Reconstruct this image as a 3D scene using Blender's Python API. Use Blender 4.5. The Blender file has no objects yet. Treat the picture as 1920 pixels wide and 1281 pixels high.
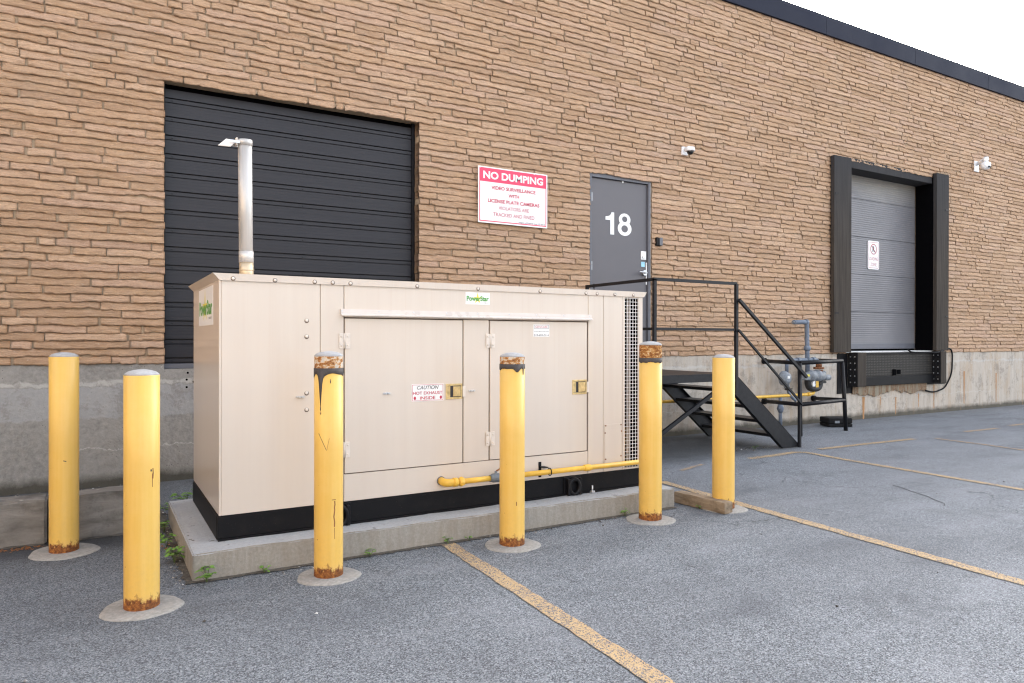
import bpy, bmesh, math, random
import numpy as np
from mathutils import Vector, Matrix
rad = math.radians
random.seed(7)
RNG = np.random.default_rng(11)
SC = bpy.context.scene
COL = SC.collection

# ------------------------------------------------------------------ camera
cam_d = bpy.data.cameras.new('camera')
cam = bpy.data.objects.new('camera', cam_d); COL.objects.link(cam)
cam_d.lens = 25.086; cam_d.sensor_width = 36.0; cam_d.clip_start = 0.05; cam_d.clip_end = 900
cr = Vector((0.86331653, -0.50466088, 0.00140409)); cu = Vector((0.00017713, 0.00308524, 0.99999523)); cf = Vector((0.5046628, 0.86331216, -0.00275293))
cam.matrix_world = Matrix(((cr.x, cu.x, -cf.x, 0.0), (cr.y, cu.y, -cf.y, -7.2), (cr.z, cu.z, -cf.z, 1.295), (0, 0, 0, 1)))
SC.camera = cam

# ------------------------------------------------------------------ sky, sun, exposure
SUN_EL = 25.0      # behind the building: the whole yard lies in its shade
SUN_AZ = 55.0      # degrees from +Y towards +X
w = bpy.data.worlds.new('World'); SC.world = w; w.use_nodes = True
wn = w.node_tree.nodes; wl = w.node_tree.links
bg = wn['Background']
sky = wn.new('ShaderNodeTexSky'); sky.sky_type = 'NISHITA'; sky.sun_disc = False
sky.sun_elevation = rad(SUN_EL); sky.sun_rotation = rad(SUN_AZ)
sky.air_density = 1.0; sky.dust_density = 4.0; sky.ozone_density = 1.0
hs = wn.new('ShaderNodeHueSaturation'); hs.inputs['Saturation'].default_value = 0.36
wl.new(sky.outputs[0], hs.inputs['Color']); wl.new(hs.outputs[0], bg.inputs['Color'])
bg.inputs['Strength'].default_value = 0.15
sun_d = bpy.data.lights.new('sun', 'SUN'); sun = bpy.data.objects.new('sun', sun_d); COL.objects.link(sun)
sun_d.energy = 3.2; sun_d.angle = rad(0.6); sun_d.color = (1.0, 0.93, 0.84)
sd = Vector((math.sin(rad(SUN_AZ)) * math.cos(rad(SUN_EL)), math.cos(rad(SUN_AZ)) * math.cos(rad(SUN_EL)), math.sin(rad(SUN_EL))))
sun.rotation_euler = sd.to_track_quat('Z', 'Y').to_euler()
SC.view_settings.view_transform = 'Standard'; SC.view_settings.look = 'None'
SC.view_settings.gamma = 1.0; SC.view_settings.exposure = 2.55
SC.view_settings.use_curve_mapping = False
SC.cycles.use_denoising = True
SC.cycles.filter_width = 1.2
SC.cycles.max_bounces = 8

# ------------------------------------------------------------------ material helpers
class NT:
    def __init__(s, name):
        s.m = bpy.data.materials.new(name); s.m.use_nodes = True
        s.t = s.m.node_tree; s.b = s.t.nodes['Principled BSDF']
        s.tc = s.t.nodes.new('ShaderNodeTexCoord')
    def n(s, typ, **kw):
        x = s.t.nodes.new('ShaderNode' + typ)
        for k, v in kw.items(): setattr(x, k, v)
        return x
    def l(s, a, b): s.t.links.new(a, b)
    def mapping(s, scale=(1, 1, 1), src='Object', loc=(0, 0, 0)):
        m = s.n('Mapping'); m.inputs['Scale'].default_value = scale; m.inputs['Location'].default_value = loc
        s.l(s.tc.outputs[src], m.inputs['Vector']); return m.outputs[0]
    def noise(s, scale, detail=4, rough=.55, vec=None, dist=0.0):
        x = s.n('TexNoise'); x.inputs['Scale'].default_value = scale; x.inputs['Detail'].default_value = detail
        x.inputs['Roughness'].default_value = rough; x.inputs['Distortion'].default_value = dist
        s.l(vec if vec is not None else s.tc.outputs['Object'], x.inputs['Vector']); return x.outputs['Fac']
    def voro(s, scale, vec=None, feat='F1', out='Distance'):
        x = s.n('TexVoronoi'); x.feature = feat; x.inputs['Scale'].default_value = scale
        s.l(vec if vec is not None else s.tc.outputs['Object'], x.inputs['Vector']); return x.outputs[out]
    def ramp(s, fac, stops, interp='LINEAR'):
        r = s.n('ValToRGB'); e = r.color_ramp.elements; r.color_ramp.interpolation = interp
        while len(e) < len(stops): e.new(0.5)
        for i, (p, c) in enumerate(stops):
            e[i].position = p; e[i].color = (c if len(c) == 4 else (*c, 1)) if hasattr(c, '__len__') else (c, c, c, 1)
        s.l(fac, r.inputs[0]); return r.outputs[0]
    def mix(s, fac, a, b, mode='MIX'):
        x = s.n('Mix'); x.data_type = 'RGBA'; x.blend_type = mode
        for sock, v in ((x.inputs['Factor'], fac), (x.inputs['A'], a), (x.inputs['B'], b)): s.put(sock, v)
        return x.outputs['Result']
    def math(s, op, a, b=0.0, clamp=False):
        x = s.n('Math'); x.operation = op; x.use_clamp = clamp
        s.put(x.inputs[0], a); s.put(x.inputs[1], b); return x.outputs[0]
    def maprange(s, v, a, b, c=0.0, d=1.0):
        x = s.n('MapRange'); s.put(x.inputs[0], v)
        for i, q in enumerate((a, b, c, d)): x.inputs[i + 1].default_value = q
        return x.outputs[0]
    def xyz(s, src='Object'):
        x = s.n('SeparateXYZ'); s.l(s.tc.outputs[src], x.inputs[0]); return x.outputs
    def put(s, sock, v):
        if hasattr(v, 'is_output') or isinstance(v, bpy.types.NodeSocket): s.l(v, sock)
        elif hasattr(v, '__len__'):
            sock.default_value = v if len(v) == 4 else (*v, 1)
        else: sock.default_value = v
    def bump(s, h, strength=.3, dist=.01):
        b = s.n('Bump'); b.inputs['Strength'].default_value = strength; b.inputs['Distance'].default_value = dist
        s.l(h, b.inputs['Height']); s.l(b.outputs[0], s.b.inputs['Normal']); return b
    def fin(s, col=None, rough=None, metal=None, spec=None):
        if col is not None: s.put(s.b.inputs['Base Color'], col)
        if rough is not None: s.put(s.b.inputs['Roughness'], rough)
        if metal is not None: s.put(s.b.inputs['Metallic'], metal)
        if spec is not None: s.put(s.b.inputs['Specular IOR Level'], spec)
        return s.m

def simple(name, col, rough=.5, metal=0.0, var=.12, scale=14.0, bump=0.0, bscale=60.0, spec=.5):
    t = NT(name)
    n = t.noise(scale, 5)
    c = t.mix(t.maprange(n, .3, .7), tuple(v * (1 - var) for v in col), tuple(min(1, v * (1 + var)) for v in col))
    t.fin(c, t.maprange(n, .3, .7, max(0, rough - .07), min(1, rough + .07)), metal, spec)
    if bump: t.bump(t.noise(bscale, 4), bump, .004)
    return t.m

M = {}
def brick_mat():
    t = NT('split_face_stone')
    at = t.n('Attribute'); at.attribute_name = 'tint'
    tint = at.outputs['Fac']
    base = t.ramp(tint, [(0, (.45, .29, .178)), (.3, (.53, .35, .215)), (.6, (.58, .385, .245)), (.82, (.55, .37, .26)), (1, (.65, .45, .295))])
    v = t.mapping((1, 1, 3.2))
    n1 = t.noise(9, 5, .6, v); n2 = t.noise(70, 5, .7, v); n3 = t.noise(2.2, 3); n4 = t.noise(34, 5, .7, t.mapping((.32, 1, 2.6)))
    c = t.mix(t.maprange(n1, .35, .7, 0, .40), base, (.56, .375, .27))
    c = t.mix(t.maprange(n2, .46, .72, 0, .5), c, (.27, .16, .10))
    c = t.mix(t.maprange(n4, .46, .66, 0, .50), c, (.30, .185, .115)); c = t.mix(t.maprange(n4, .44, .30, 0, .35), c, (.60, .44, .31))
    c = t.mix(t.maprange(t.noise(38, 3, .6), .66, .74, 0, .5), c, (.56, .47, .40))
    c = t.mix(t.maprange(n3, .5, .75, 0, .22), c, (.42, .34, .28))
    t.fin(c, .9, 0, .25)
    h = t.math('ADD', t.math('MULTIPLY', n2, .5), t.math('ADD', t.math('MULTIPLY', n1, .6), t.math('MULTIPLY', n4, -1.1)))
    t.bump(h, 1.0, .015)
    return t.m
M['brick'] = brick_mat()
t = NT('mortar'); n = t.noise(40, 6, .7)
M['mortar'] = t.fin(t.mix(t.maprange(n, .3, .7), (.33, .245, .165), (.45, .35, .25)), .95, 0, .2); t.bump(n, .5, .006)

def concrete_wall_mat():
    t = NT('old_foundation_concrete')
    p = t.xyz(); x, z = p[0], p[2]
    n = t.noise(1.3, 6, .65); nf = t.noise(26, 6, .7); nv = t.noise(3.2, 5, .65, t.mapping((3.0, 1, .35)))
    a = t.ramp(nf, [(.25, (.15, .148, .146)), (.5, (.245, .24, .23)), (.8, (.37, .355, .33))])
    a = t.mix(t.maprange(n, .35, .65, 0, .6), a, (.33, .315, .29))
    # right of the stairs the concrete is warmer and lighter
    far = t.maprange(t.math('ADD', x, t.math('MULTIPLY', n, 2.0)), 5.0, 8.5)
    b = t.ramp(nv, [(.25, (.36, .305, .25)), (.5, (.50, .44, .375)), (.8, (.62, .56, .48))])
    c = t.mix(t.math('MULTIPLY', far, .85), a, b)
    # pour bands: old form lines with rubbed pale strips
    zn = t.math('ADD', z, t.math('MULTIPLY', t.math('SUBTRACT', t.noise(4.0, 5, .7), .5), .16))
    band = t.math('MULTIPLY', t.maprange(zn, .885, .90), t.maprange(zn, .935, .92))
    c = t.mix(t.math('MULTIPLY', band, .6), c, (.50, .49, .47))
    band2 = t.math('MULTIPLY', t.maprange(zn, .60, .62), t.maprange(zn, .89, .875))
    c = t.mix(t.math('MULTIPLY', t.math('MULTIPLY', band2, t.math('SUBTRACT', 1.0, far)), .5), c, (.36, .37, .385))
    wm = t.math('MULTIPLY', t.maprange(t.noise(1.7, 5, .7, t.mapping((2.2, 1, .5), loc=(3, 0, 0))), .50, .64), far); c = t.mix(t.math('MULTIPLY', wm, .5), c, (.40, .29, .19))
    blot = t.maprange(t.noise(3.3, 6, .8), .52, .60); c = t.mix(t.math('MULTIPLY', blot, .42), c, (.17, .155, .14))
    line = t.math('MULTIPLY', t.maprange(t.math('ABSOLUTE', t.math('SUBTRACT', zn, .33)), .006, .002), t.maprange(n, .4, .55)); c = t.mix(t.math('MULTIPLY', line, .6), c, (.55, .54, .52))
    patch = t.maprange(t.noise(5, 5, .75), .60, .66)
    c = t.mix(t.math('MULTIPLY', t.math('MULTIPLY', patch, t.maprange(z, .62, .75)), .55), c, (.50, .49, .47))
    pits = t.math('MULTIPLY', t.maprange(t.voro(34), .16, .08), t.maprange(t.noise(2.5, 3), .5, .62))
    c = t.mix(pits, c, (.08, .078, .074))
    # damp, mossy foot
    foot = t.maprange(t.math('ADD', z, t.math('MULTIPLY', t.noise(6, 5, .7), -.10)), .075, .0)
    c = t.mix(t.math('MULTIPLY', foot, .85), c, (.05, .047, .035))
    # rust weeping below the dock and along the right end
    st = t.noise(1.0, 4, .6, t.mapping((7.5, 1, .10)))
    zone = t.math('MULTIPLY', t.maprange(x, 10.4, 10.7), t.maprange(z, 1.0, .7))
    rust = t.math('MULTIPLY', t.maprange(st, .60, .72), zone)
    c = t.mix(t.math('MULTIPLY', rust, .75), c, (.40, .21, .09))
    t.fin(c, .93, 0, .25)
    h = t.math('ADD', t.math('MULTIPLY', nf, .6), t.math('MULTIPLY', n, 1.2)); t.bump(h, .6, .012)
    return t.m
M['foundation'] = concrete_wall_mat()

def asphalt_mat():
    t = NT('worn_asphalt')
    g = t.noise(150, 2, .6); g2 = t.voro(190, None, 'F1', 'Color'); sp = t.n('SeparateColor'); t.l(g2, sp.inputs[0])
    big = t.noise(.55, 5, .6); mid = t.noise(3.5, 5, .65)
    grain = t.math('ADD', t.math('MULTIPLY', sp.outputs[0], .62), t.math('MULTIPLY', g, .5))
    c = t.ramp(grain, [(.16, (.016, .018, .022)), (.36, (.066, .073, .083)), (.54, (.142, .157, .177)), (.76, (.238, .260, .287)), (1.0, (.44, .465, .47))])
    c = t.mix(t.maprange(big, .42, .66, 0, .30), c, (.10, .103, .116))
    c = t.mix(t.maprange(mid, .55, .72, 0, .35), c, (.075, .077, .088))
    pits = t.maprange(t.noise(75, 3, .6), .60, .68); c = t.mix(t.math('MULTIPLY', pits, .55), c, (.030, .033, .040))
    p = t.xyz(); x, y = p[0], p[1]
    left_shade = t.maprange(t.math('ADD', x, t.math('MULTIPLY', big, 1.5)), 2.6, -.2); c = t.mix(t.math('MULTIPLY', left_shade, .35), c, (.055, .060, .072))  # shade on the left of the yard, painted into the asphalt colour
    # dirt washed along the wall foot; left of the pad, dark old asphalt plus painted contact shade
    wall = t.maprange(t.math('ADD', y, t.math('MULTIPLY', mid, .5)), -.35, .30)
    c = t.mix(t.math('MULTIPLY', wall, .6), c, (.065, .06, .052))
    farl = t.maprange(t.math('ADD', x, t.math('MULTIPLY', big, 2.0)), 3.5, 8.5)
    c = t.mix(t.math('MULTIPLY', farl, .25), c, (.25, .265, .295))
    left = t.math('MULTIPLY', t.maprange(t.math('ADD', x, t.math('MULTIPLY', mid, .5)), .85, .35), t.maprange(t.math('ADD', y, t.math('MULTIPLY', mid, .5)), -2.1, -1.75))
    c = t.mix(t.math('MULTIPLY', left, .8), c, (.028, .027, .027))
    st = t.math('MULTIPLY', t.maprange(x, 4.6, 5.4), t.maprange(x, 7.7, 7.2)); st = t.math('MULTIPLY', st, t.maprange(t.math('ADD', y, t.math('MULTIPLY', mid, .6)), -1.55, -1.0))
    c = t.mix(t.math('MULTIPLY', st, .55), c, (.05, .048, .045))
    stk = t.noise(1.6, 5, .65, t.mapping((.5, 1.3, 1), loc=(5, 1, 0))); c = t.mix(t.maprange(stk, .50, .68, 0, .38), c, (.060, .066, .080)); c = t.mix(t.maprange(stk, .46, .34, 0, .25), c, (.26, .272, .30))
    fc = t.n('TexVoronoi'); fc.feature = 'DISTANCE_TO_EDGE'; fc.inputs['Scale'].default_value = .42; wv_ = t.n('VectorMath'); wv_.operation = 'ADD'; nz = t.n('TexNoise'); nz.inputs['Scale'].default_value = 1.7; nz.inputs['Detail'].default_value = 6; t.l(t.tc.outputs['Object'], nz.inputs['Vector']); t.l(t.tc.outputs['Object'], wv_.inputs[0]); t.l(nz.outputs['Color'], wv_.inputs[1]); t.l(wv_.outputs[0], fc.inputs['Vector'])
    hair = t.math('MULTIPLY', t.maprange(fc.outputs['Distance'], .0032, .0012), t.maprange(t.noise(.9, 3), .50, .60)); c = t.mix(t.math('MULTIPLY', hair, .65), c, (.035, .037, .043))
    # oil drips
    oil = t.math('MULTIPLY', t.maprange(t.noise(1.3, 3, .5, t.mapping((1, 1, 1), loc=(3.1, 7.7, 0))), .58, .70), t.maprange(t.noise(9, 4), .4, .6))
    c = t.mix(t.math('MULTIPLY', oil, .32), c, (.045, .050, .060))
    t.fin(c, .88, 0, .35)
    h = t.math('ADD', t.math('MULTIPLY', sp.outputs[0], 1.0), t.math('MULTIPLY', g, .6)); t.bump(h, .55, .005)
    return t.m
M['asphalt'] = asphalt_mat()

def line_mat():
    t = NT('worn_yellow_paint')
    g2 = t.voro(190, None, 'F1', 'Color'); sp = t.n('SeparateColor'); t.l(g2, sp.inputs[0])
    g = t.noise(60, 3, .6); mid = t.noise(5, 4, .6)
    wear = t.math('ADD', t.math('MULTIPLY', sp.outputs[1], .5), t.math('ADD', t.math('MULTIPLY', g, .6), t.math('MULTIPLY', mid, .45)))
    yel = t.mix(t.noise(20, 4), (.39, .27, .135), (.49, .355, .20))
    under = t.mix(sp.outputs[0], (.06, .062, .072), (.18, .18, .20))
    c = t.mix(t.maprange(wear, .78, .90), yel, under)
    t.fin(c, .85, 0, .3); t.bump(t.math('ADD', sp.outputs[0], g), .35, .004)
    return t.m
M['line'] = line_mat()
t = NT('faded_yellow_paint'); g2 = t.voro(190, None, 'F1', 'Color'); sp = t.n('SeparateColor'); t.l(g2, sp.inputs[0])
wr = t.math('ADD', t.math('MULTIPLY', sp.outputs[1], .6), t.math('MULTIPLY', t.noise(8, 5, .7), .8))
M['line_faded'] = t.fin(t.mix(t.maprange(wr, .60, .80), (.40, .27, .14), t.mix(sp.outputs[0], (.085, .09, .10), (.24, .245, .27))), .88, 0, .3)

def post_paint(name='yellow_post_paint'):
    t = NT(name)
    p = t.xyz(); z = p[2]
    v = t.mapping((9, 9, .35)); streak = t.noise(2.4, 5, .6, v); fine = t.noise(45, 5, .7); mid = t.noise(7, 5, .6)
    c = t.mix(t.maprange(streak, .3, .7), (.68, .415, .082), (.73, .48, .130))
    c = t.mix(t.maprange(mid, .45, .75, 0, .3), c, (.77, .53, .19))
    # dirty lower part and rusted foot
    c = t.mix(t.math('MULTIPLY', t.maprange(z, .45, .05), t.maprange(fine, .45, .75, 0, .35)), c, (.50, .33, .12))
    lev = t.math('ADD', z, t.math('MULTIPLY', t.math('SUBTRACT', fine, .5), .13))
    lev = t.math('ADD', lev, t.math('MULTIPLY', t.math('SUBTRACT', t.noise(3.2, 5, .7, t.mapping((8, 8, 1.4))), .5), .11))
    rust = t.maprange(lev, .075, .050)
    rc = t.ramp(t.noise(60, 5, .7), [(.3, (.045, .018, .010)), (.5, (.19, .065, .018)), (.7, (.42, .17, .035))])
    c = t.mix(rust, c, rc)
    spots = t.math('MULTIPLY', t.maprange(t.noise(26, 3, .6), .725, .75), t.maprange(z, 1.0, .1, .25, 1.0))
    c = t.mix(spots, c, (.20, .085, .025))
    run = t.math('MULTIPLY', t.maprange(t.noise(2.3, 4, .7, t.mapping((22, 22, 1.6))), .70, .74), t.maprange(z, .5, .1))
    c = t.mix(t.math('MULTIPLY', run, .8), c, (.36, .16, .04))
    t.fin(c, t.mix(rust, (.38,) * 3, (.9,) * 3), 0, .45); t.bump(t.math('ADD', t.math('MULTIPLY', rust, fine), t.math('MULTIPLY', fine, .05)), .5, .006)
    return t.m
M['post'] = post_paint()
t = NT('rusty_flaked_paint'); f1 = t.noise(30, 5, .7, t.mapping((1, 1, 1.5))); f2 = t.noise(90, 4, .6)
c = t.ramp(f1, [(.38, (.52, .50, .47)), (.47, (.60, .50, .38)), (.52, (.46, .22, .06)), (.60, (.24, .085, .025)), (.72, (.09, .035, .018))])
M['rustband'] = t.fin(t.mix(t.maprange(f2, .4, .7, 0, .35), c, (.35, .24, .15)), .85, 0, .3); t.bump(f1, .8, .008)
t = NT('dense_rust'); f1 = t.noise(38, 6, .75, t.mapping((1, 1, 1.8))); c = t.ramp(f1, [(.32, (.60, .55, .47)), (.40, (.56, .40, .20)), (.47, (.42, .19, .05)), (.56, (.20, .07, .02)), (.72, (.08, .032, .018))])
M['rustdense'] = t.fin(c, .88, 0, .3); t.bump(f1, .9, .010)
M['tar'] = simple('dark_tape_residue', (.05, .043, .042), .7, 0, .35, 30, .4, 60)
M['cap'] = simple('pale_concrete_cap', (.33, .335, .345), .85, 0, .15, 40, .4, 90)
M['footing'] = simple('concrete_footing', (.29, .28, .262), .92, 0, .22, 55, .6, 130)

def pad_mat():
    t = NT('pad_concrete'); geo = t.n('NewGeometry'); s = t.n('SeparateXYZ'); t.l(geo.outputs['True Normal'], s.inputs[0])
    f = t.noise(60, 6, .7); m = t.noise(4, 5, .6); v = t.noise(5, 5, .6, t.mapping((6, 6, .8)))
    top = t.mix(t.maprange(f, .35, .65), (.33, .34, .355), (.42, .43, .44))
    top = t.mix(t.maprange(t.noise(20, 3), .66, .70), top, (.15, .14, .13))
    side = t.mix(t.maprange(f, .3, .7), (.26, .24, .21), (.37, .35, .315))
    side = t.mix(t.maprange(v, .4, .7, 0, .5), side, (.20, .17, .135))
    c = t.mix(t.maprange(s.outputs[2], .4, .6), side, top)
    t.fin(t.mix(t.maprange(m, .4, .7, 0, .25), c, (.27, .26, .24)), .9, 0, .3); t.bump(f, .5, .006)
    return t.m
M['pad'] = pad_mat()

def cream_mat(name='beige_enamel', spots=False):
    t = NT(name)
    p_ = t.xyz(); st = t.noise(2.2, 5, .6, t.mapping((7, 7, .28))); st2 = t.noise(1.2, 4, .5, t.mapping((50, 50, .5))); big = t.noise(1.1, 3, .5)
    c = t.mix(t.maprange(st, .35, .7), (.640, .572, .498), (.615, .540, .468))
    c = t.mix(t.maprange(t.math('MULTIPLY', st2, t.maprange(p_[2], .6, 1.7, .85, 1.12)), .56, .74, 0, .20), c, (.56, .43, .33))
    c = t.mix(t.maprange(big, .1, .9, 0, .45), c, (.62, .535, .47))
    c = t.mix(t.maprange(t.noise(260, 2, .5), .70, .78, 0, .5), c, (.42, .34, .28))
    t.fin(c, .30, 0, .5); t.b.inputs['Coat Weight'].default_value = .55; t.b.inputs['Coat Roughness'].default_value = .12
    return t.m
M['cream'] = cream_mat()
M['cream_dark'] = simple('grimy_beige_enamel', (.50, .43, .37), .35, 0, .1, 6)
M['seam'] = simple('brown_gap', (.09, .055, .04), .9, 0, .2)
M['hinge'] = simple('painted_hinge', (.68, .62, .56), .4, 0, .08)
M['rail'] = simple('pale_drip_rail', (.62, .56, .52), .3, 0.0, .06)
M['brass'] = simple('zinc_yellow_latch', (.66, .52, .27), .36, .6, .25, 40)
M['zinc'] = simple('galvanised_zinc', (.62, .63, .65), .35, .8, .2, 60)
M['black_steel'] = None
t = NT('black_skid_paint'); f = t.noise(120, 4, .7); d = t.noise(10, 4, .6)
c = t.mix(t.maprange(f, .64, .76), (.0045, .0045, .006), (.09, .08, .07)); c = t.mix(t.maprange(d, .5, .8, 0, .2), c, (.035, .028, .022))
M['black_steel'] = t.fin(c, .55, 0, .2)
M['black'] = simple('black_paint', (.007, .007, .009), .45, 0, .3, 20, spec=.22)
M['black_matte'] = simple('black_rubber', (.010, .010, .011), .8, 0, .3, 30, .3, spec=.2)
M['dark'] = simple('dark_interior', (.002, .002, .0025), .95, 0, .1, spec=.03)
t = NT('stair_paint'); f = t.noise(24, 6, .7); c = t.mix(t.maprange(f, .3, .62), (.007, .0075, .010), (.016, .0165, .020)); c = t.mix(t.maprange(t.noise(55, 5, .7), .64, .72, 0, .7), c, (.12, .075, .05))
M['stair'] = t.fin(c, .45, 0, .3)
M['steel_pipe'] = None
t = NT('galvanised_stack'); v = t.noise(2.0, 4, .6, t.mapping((20, 20, .6))); f = t.noise(70, 3)
M['steel_pipe'] = t.fin(t.mix(t.maprange(v, .3, .7), (.50, .485, .465), (.62, .60, .575)), t.maprange(f, .3, .7, .38, .52), .45)
M['steel_warm'] = simple('heat_tinted_steel', (.56, .46, .32), .42, .5, .25, 12)
M['siding'] = None
t = NT('dark_steel_siding'); v = t.noise(2.0, 5, .6, t.mapping((.6, 1, 30))); n = t.noise(1.5, 4)
c = t.mix(t.maprange(v, .3, .7), (.018, .0165, .020), (.025, .0235, .028)); c = t.mix(t.maprange(n, .2, .9, 0, .35), c, (.018, .020, .032))
M['siding'] = t.fin(c, .42, 0, .35)
M['coping'] = simple('dark_blue_grey_metal', (.016, .019, .034), .6, .0, .03, 1, spec=.10)
M['door'] = simple('grey_door_paint', (.112, .107, .118), .45, 0, .05, 3)
M['door_frame'] = simple('grey_frame_paint', (.115, .117, .135), .5, 0, .12, 8)
M['tan_strip'] = simple('weathered_tan_strip', (.42, .36, .29), .8, 0, .25, 25)
M['white'] = simple('white_paint', (.80, .80, .80), .4, 0, .03)
M['white_plastic'] = simple('white_plastic', (.78, .79, .81), .3, 0, .03)
M['glass_black'] = simple('dark_glass', (.01, .01, .012), .08, 0, .0)
M['red'] = simple('faded_red_print', (.72, .055, .13), .5, 0, .05)
M['red_text'] = simple('red_print', (.50, .035, .075), .5, 0, .05)
M['pink_text'] = simple('faded_red_text', (.50, .10, .14), .5, 0, .05)
M['signred2'] = simple('faded_pink_print', (.48, .16, .18), .5, 0, .05)
M['ink'] = simple('black_ink', (.03, .03, .035), .5, 0, .0)
M['green'] = simple('green_print', (.10, .34, .075), .5, 0, .05)
M['yellow_print'] = simple('yellow_print', (.78, .66, .07), .5, 0, .05)
M['blue_sticker'] = simple('light_blue_sticker', (.30, .58, .72), .4, 0, .05)
M['gas_yellow'] = simple('yellow_gas_paint', (.74, .44, .055), .42, 0, .12, 14)
M['valve_grey'] = simple('grey_valve', (.16, .18, .20), .5, .3, .2, 30)
M['pipe_grey'] = simple('blue_grey_pipe_paint', (.135, .165, .215), .55, 0, .2, 25)
M['meter_grey'] = simple('grey_meter_casting', (.20, .22, .245), .55, .1, .3, 30)
M['rust'] = simple('rusty_iron', (.22, .09, .04), .9, .0, .4, 30, .5)
M['black_pipe'] = simple('black_iron', (.018, .0185, .020), .6, 0, .3, 20, .2)
t = NT('dock_timber'); v = t.noise(2.0, 6, .65, t.mapping((14, 14, .7))); z_ = t.xyz()[2]
c = t.mix(t.maprange(v, .3, .7), (.032, .026, .021), (.065, .054, .045)); c = t.mix(t.maprange(z_, 2.6, 4.2, 0, .8), c, t.mix(v, (.022, .023, .027), (.038, .039, .044)))
M['dock_wood'] = t.fin(c, .8, 0, .2); t.bump(v, .4, .01)
def wood_mat(name, a, b, axis=(1, 9, 9), k=(.03, .025, .02)):
    t = NT(name); v = t.noise(2.6, 6, .65, t.mapping(axis), .6); f = t.noise(30, 5, .7)
    c = t.mix(t.maprange(v, .3, .7), a, b); c = t.mix(t.maprange(f, .62, .75, 0, .6), c, k)
    c = t.mix(t.maprange(t.noise(5, 5, .7), .5, .68, 0, .6), c, tuple(q * .45 for q in a)); c = t.mix(t.maprange(t.voro(5.5), .10, .05, 0, .6), c, tuple(min(1, q * 1.9) for q in b))
    t.fin(c, .9, 0, .25); t.bump(t.math('ADD', v, t.math('MULTIPLY', f, .4)), .6, .012); return t.m
M['old_wood'] = wood_mat('weathered_grey_timber', (.125, .117, .108), (.26, .25, .235), (1.2, 5, 5))
M['brown_wood'] = wood_mat('weathered_brown_timber', (.17, .125, .085), (.35, .275, .195), (9, 1.2, 9))
M['end_wood'] = simple('raw_timber', (.30, .21, .14), .9, 0, .3, 25, .5)
t = NT('insulated_grey_door'); p = t.xyz(); wv = t.math('SINE', t.math('MULTIPLY', p[2], 2 * math.pi / .036))
n = t.noise(1.4, 5, .6); c = t.mix(t.maprange(n, .35, .7), (.150, .147, .158), (.185, .181, .192))
c = t.mix(t.math('MULTIPLY', t.maprange(t.math('ADD', p[2], t.math('MULTIPLY', n, .5)), 3.95, 4.4), .8), c, (.30, .28, .24))
M['dock_door'] = t.fin(c, .42, 0, .45); t.bump(wv, .35, .004)
t = NT('diamond_plate'); vv = t.mapping((1, 1, 1)); p = t.xyz()
a = t.math('SINE', t.math('MULTIPLY', t.math('ADD', p[0], p[2]), 2 * math.pi / .085)); b = t.math('SINE', t.math('MULTIPLY', t.math('SUBTRACT', p[0], p[2]), 2 * math.pi / .085))
dd = t.maprange(t.math('MULTIPLY', a, b), .1, .6)
M['tread'] = t.fin(t.mix(dd, (.020, .018, .016), (.048, .043, .038)), .6, .1, .3); t.bump(dd, .6, .004)
t = NT('rusty_broken_concrete'); v = t.noise(1.6, 5, .7, t.mapping((9, 9, .8))); f = t.noise(30, 5, .7)
c = t.ramp(v, [(.3, (.26, .245, .20)), (.45, (.24, .20, .14)), (.55, (.17, .085, .04)), (.62, (.22, .19, .14)), (.75, (.30, .29, .26))]); M['rust_conc'] = t.fin(t.mix(t.maprange(f, .4, .7, 0, .4), c, (.30, .25, .19)), .95); t.bump(f, .8, .012)
t = NT('rust_streak'); M['streak'] = t.fin(t.mix(t.noise(14, 5, .7, t.mapping((4, 4, .5))), (.30, .13, .045), (.50, .30, .15)), .95)
t = NT('weed_leaf'); n = t.noise(18, 3); M['leaf'] = t.fin(t.mix(n, (.085, .19, .03), (.20, .34, .07)), .6, 0, .3)
M['leaf_dry'] = simple('dry_leaf', (.26, .11, .04), .9, 0, .3)
M['stem'] = simple('weed_stem', (.09, .13, .04), .7)
t = NT('grit'); oi = t.n('Attribute'); oi.attribute_name = 'tint'; M['grit'] = t.fin(t.ramp(oi.outputs['Fac'], [(0, (.05, .045, .04)), (.5, (.17, .16, .15)), (.8, (.32, .31, .30)), (1, (.62, .61, .60))]), .9)
t = NT('washed_dirt'); n = t.noise(45, 6, .75); M['dirt'] = t.fin(t.mix(t.maprange(n, .35, .65), (.045, .038, .030), (.14, .125, .105)), .95); t.bump(n, .8, .01)
M['crack'] = simple('crack_filler', (.045, .046, .05), .8)
M['roof'] = simple('roof_membrane', (.12, .12, .12), .9)

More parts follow.
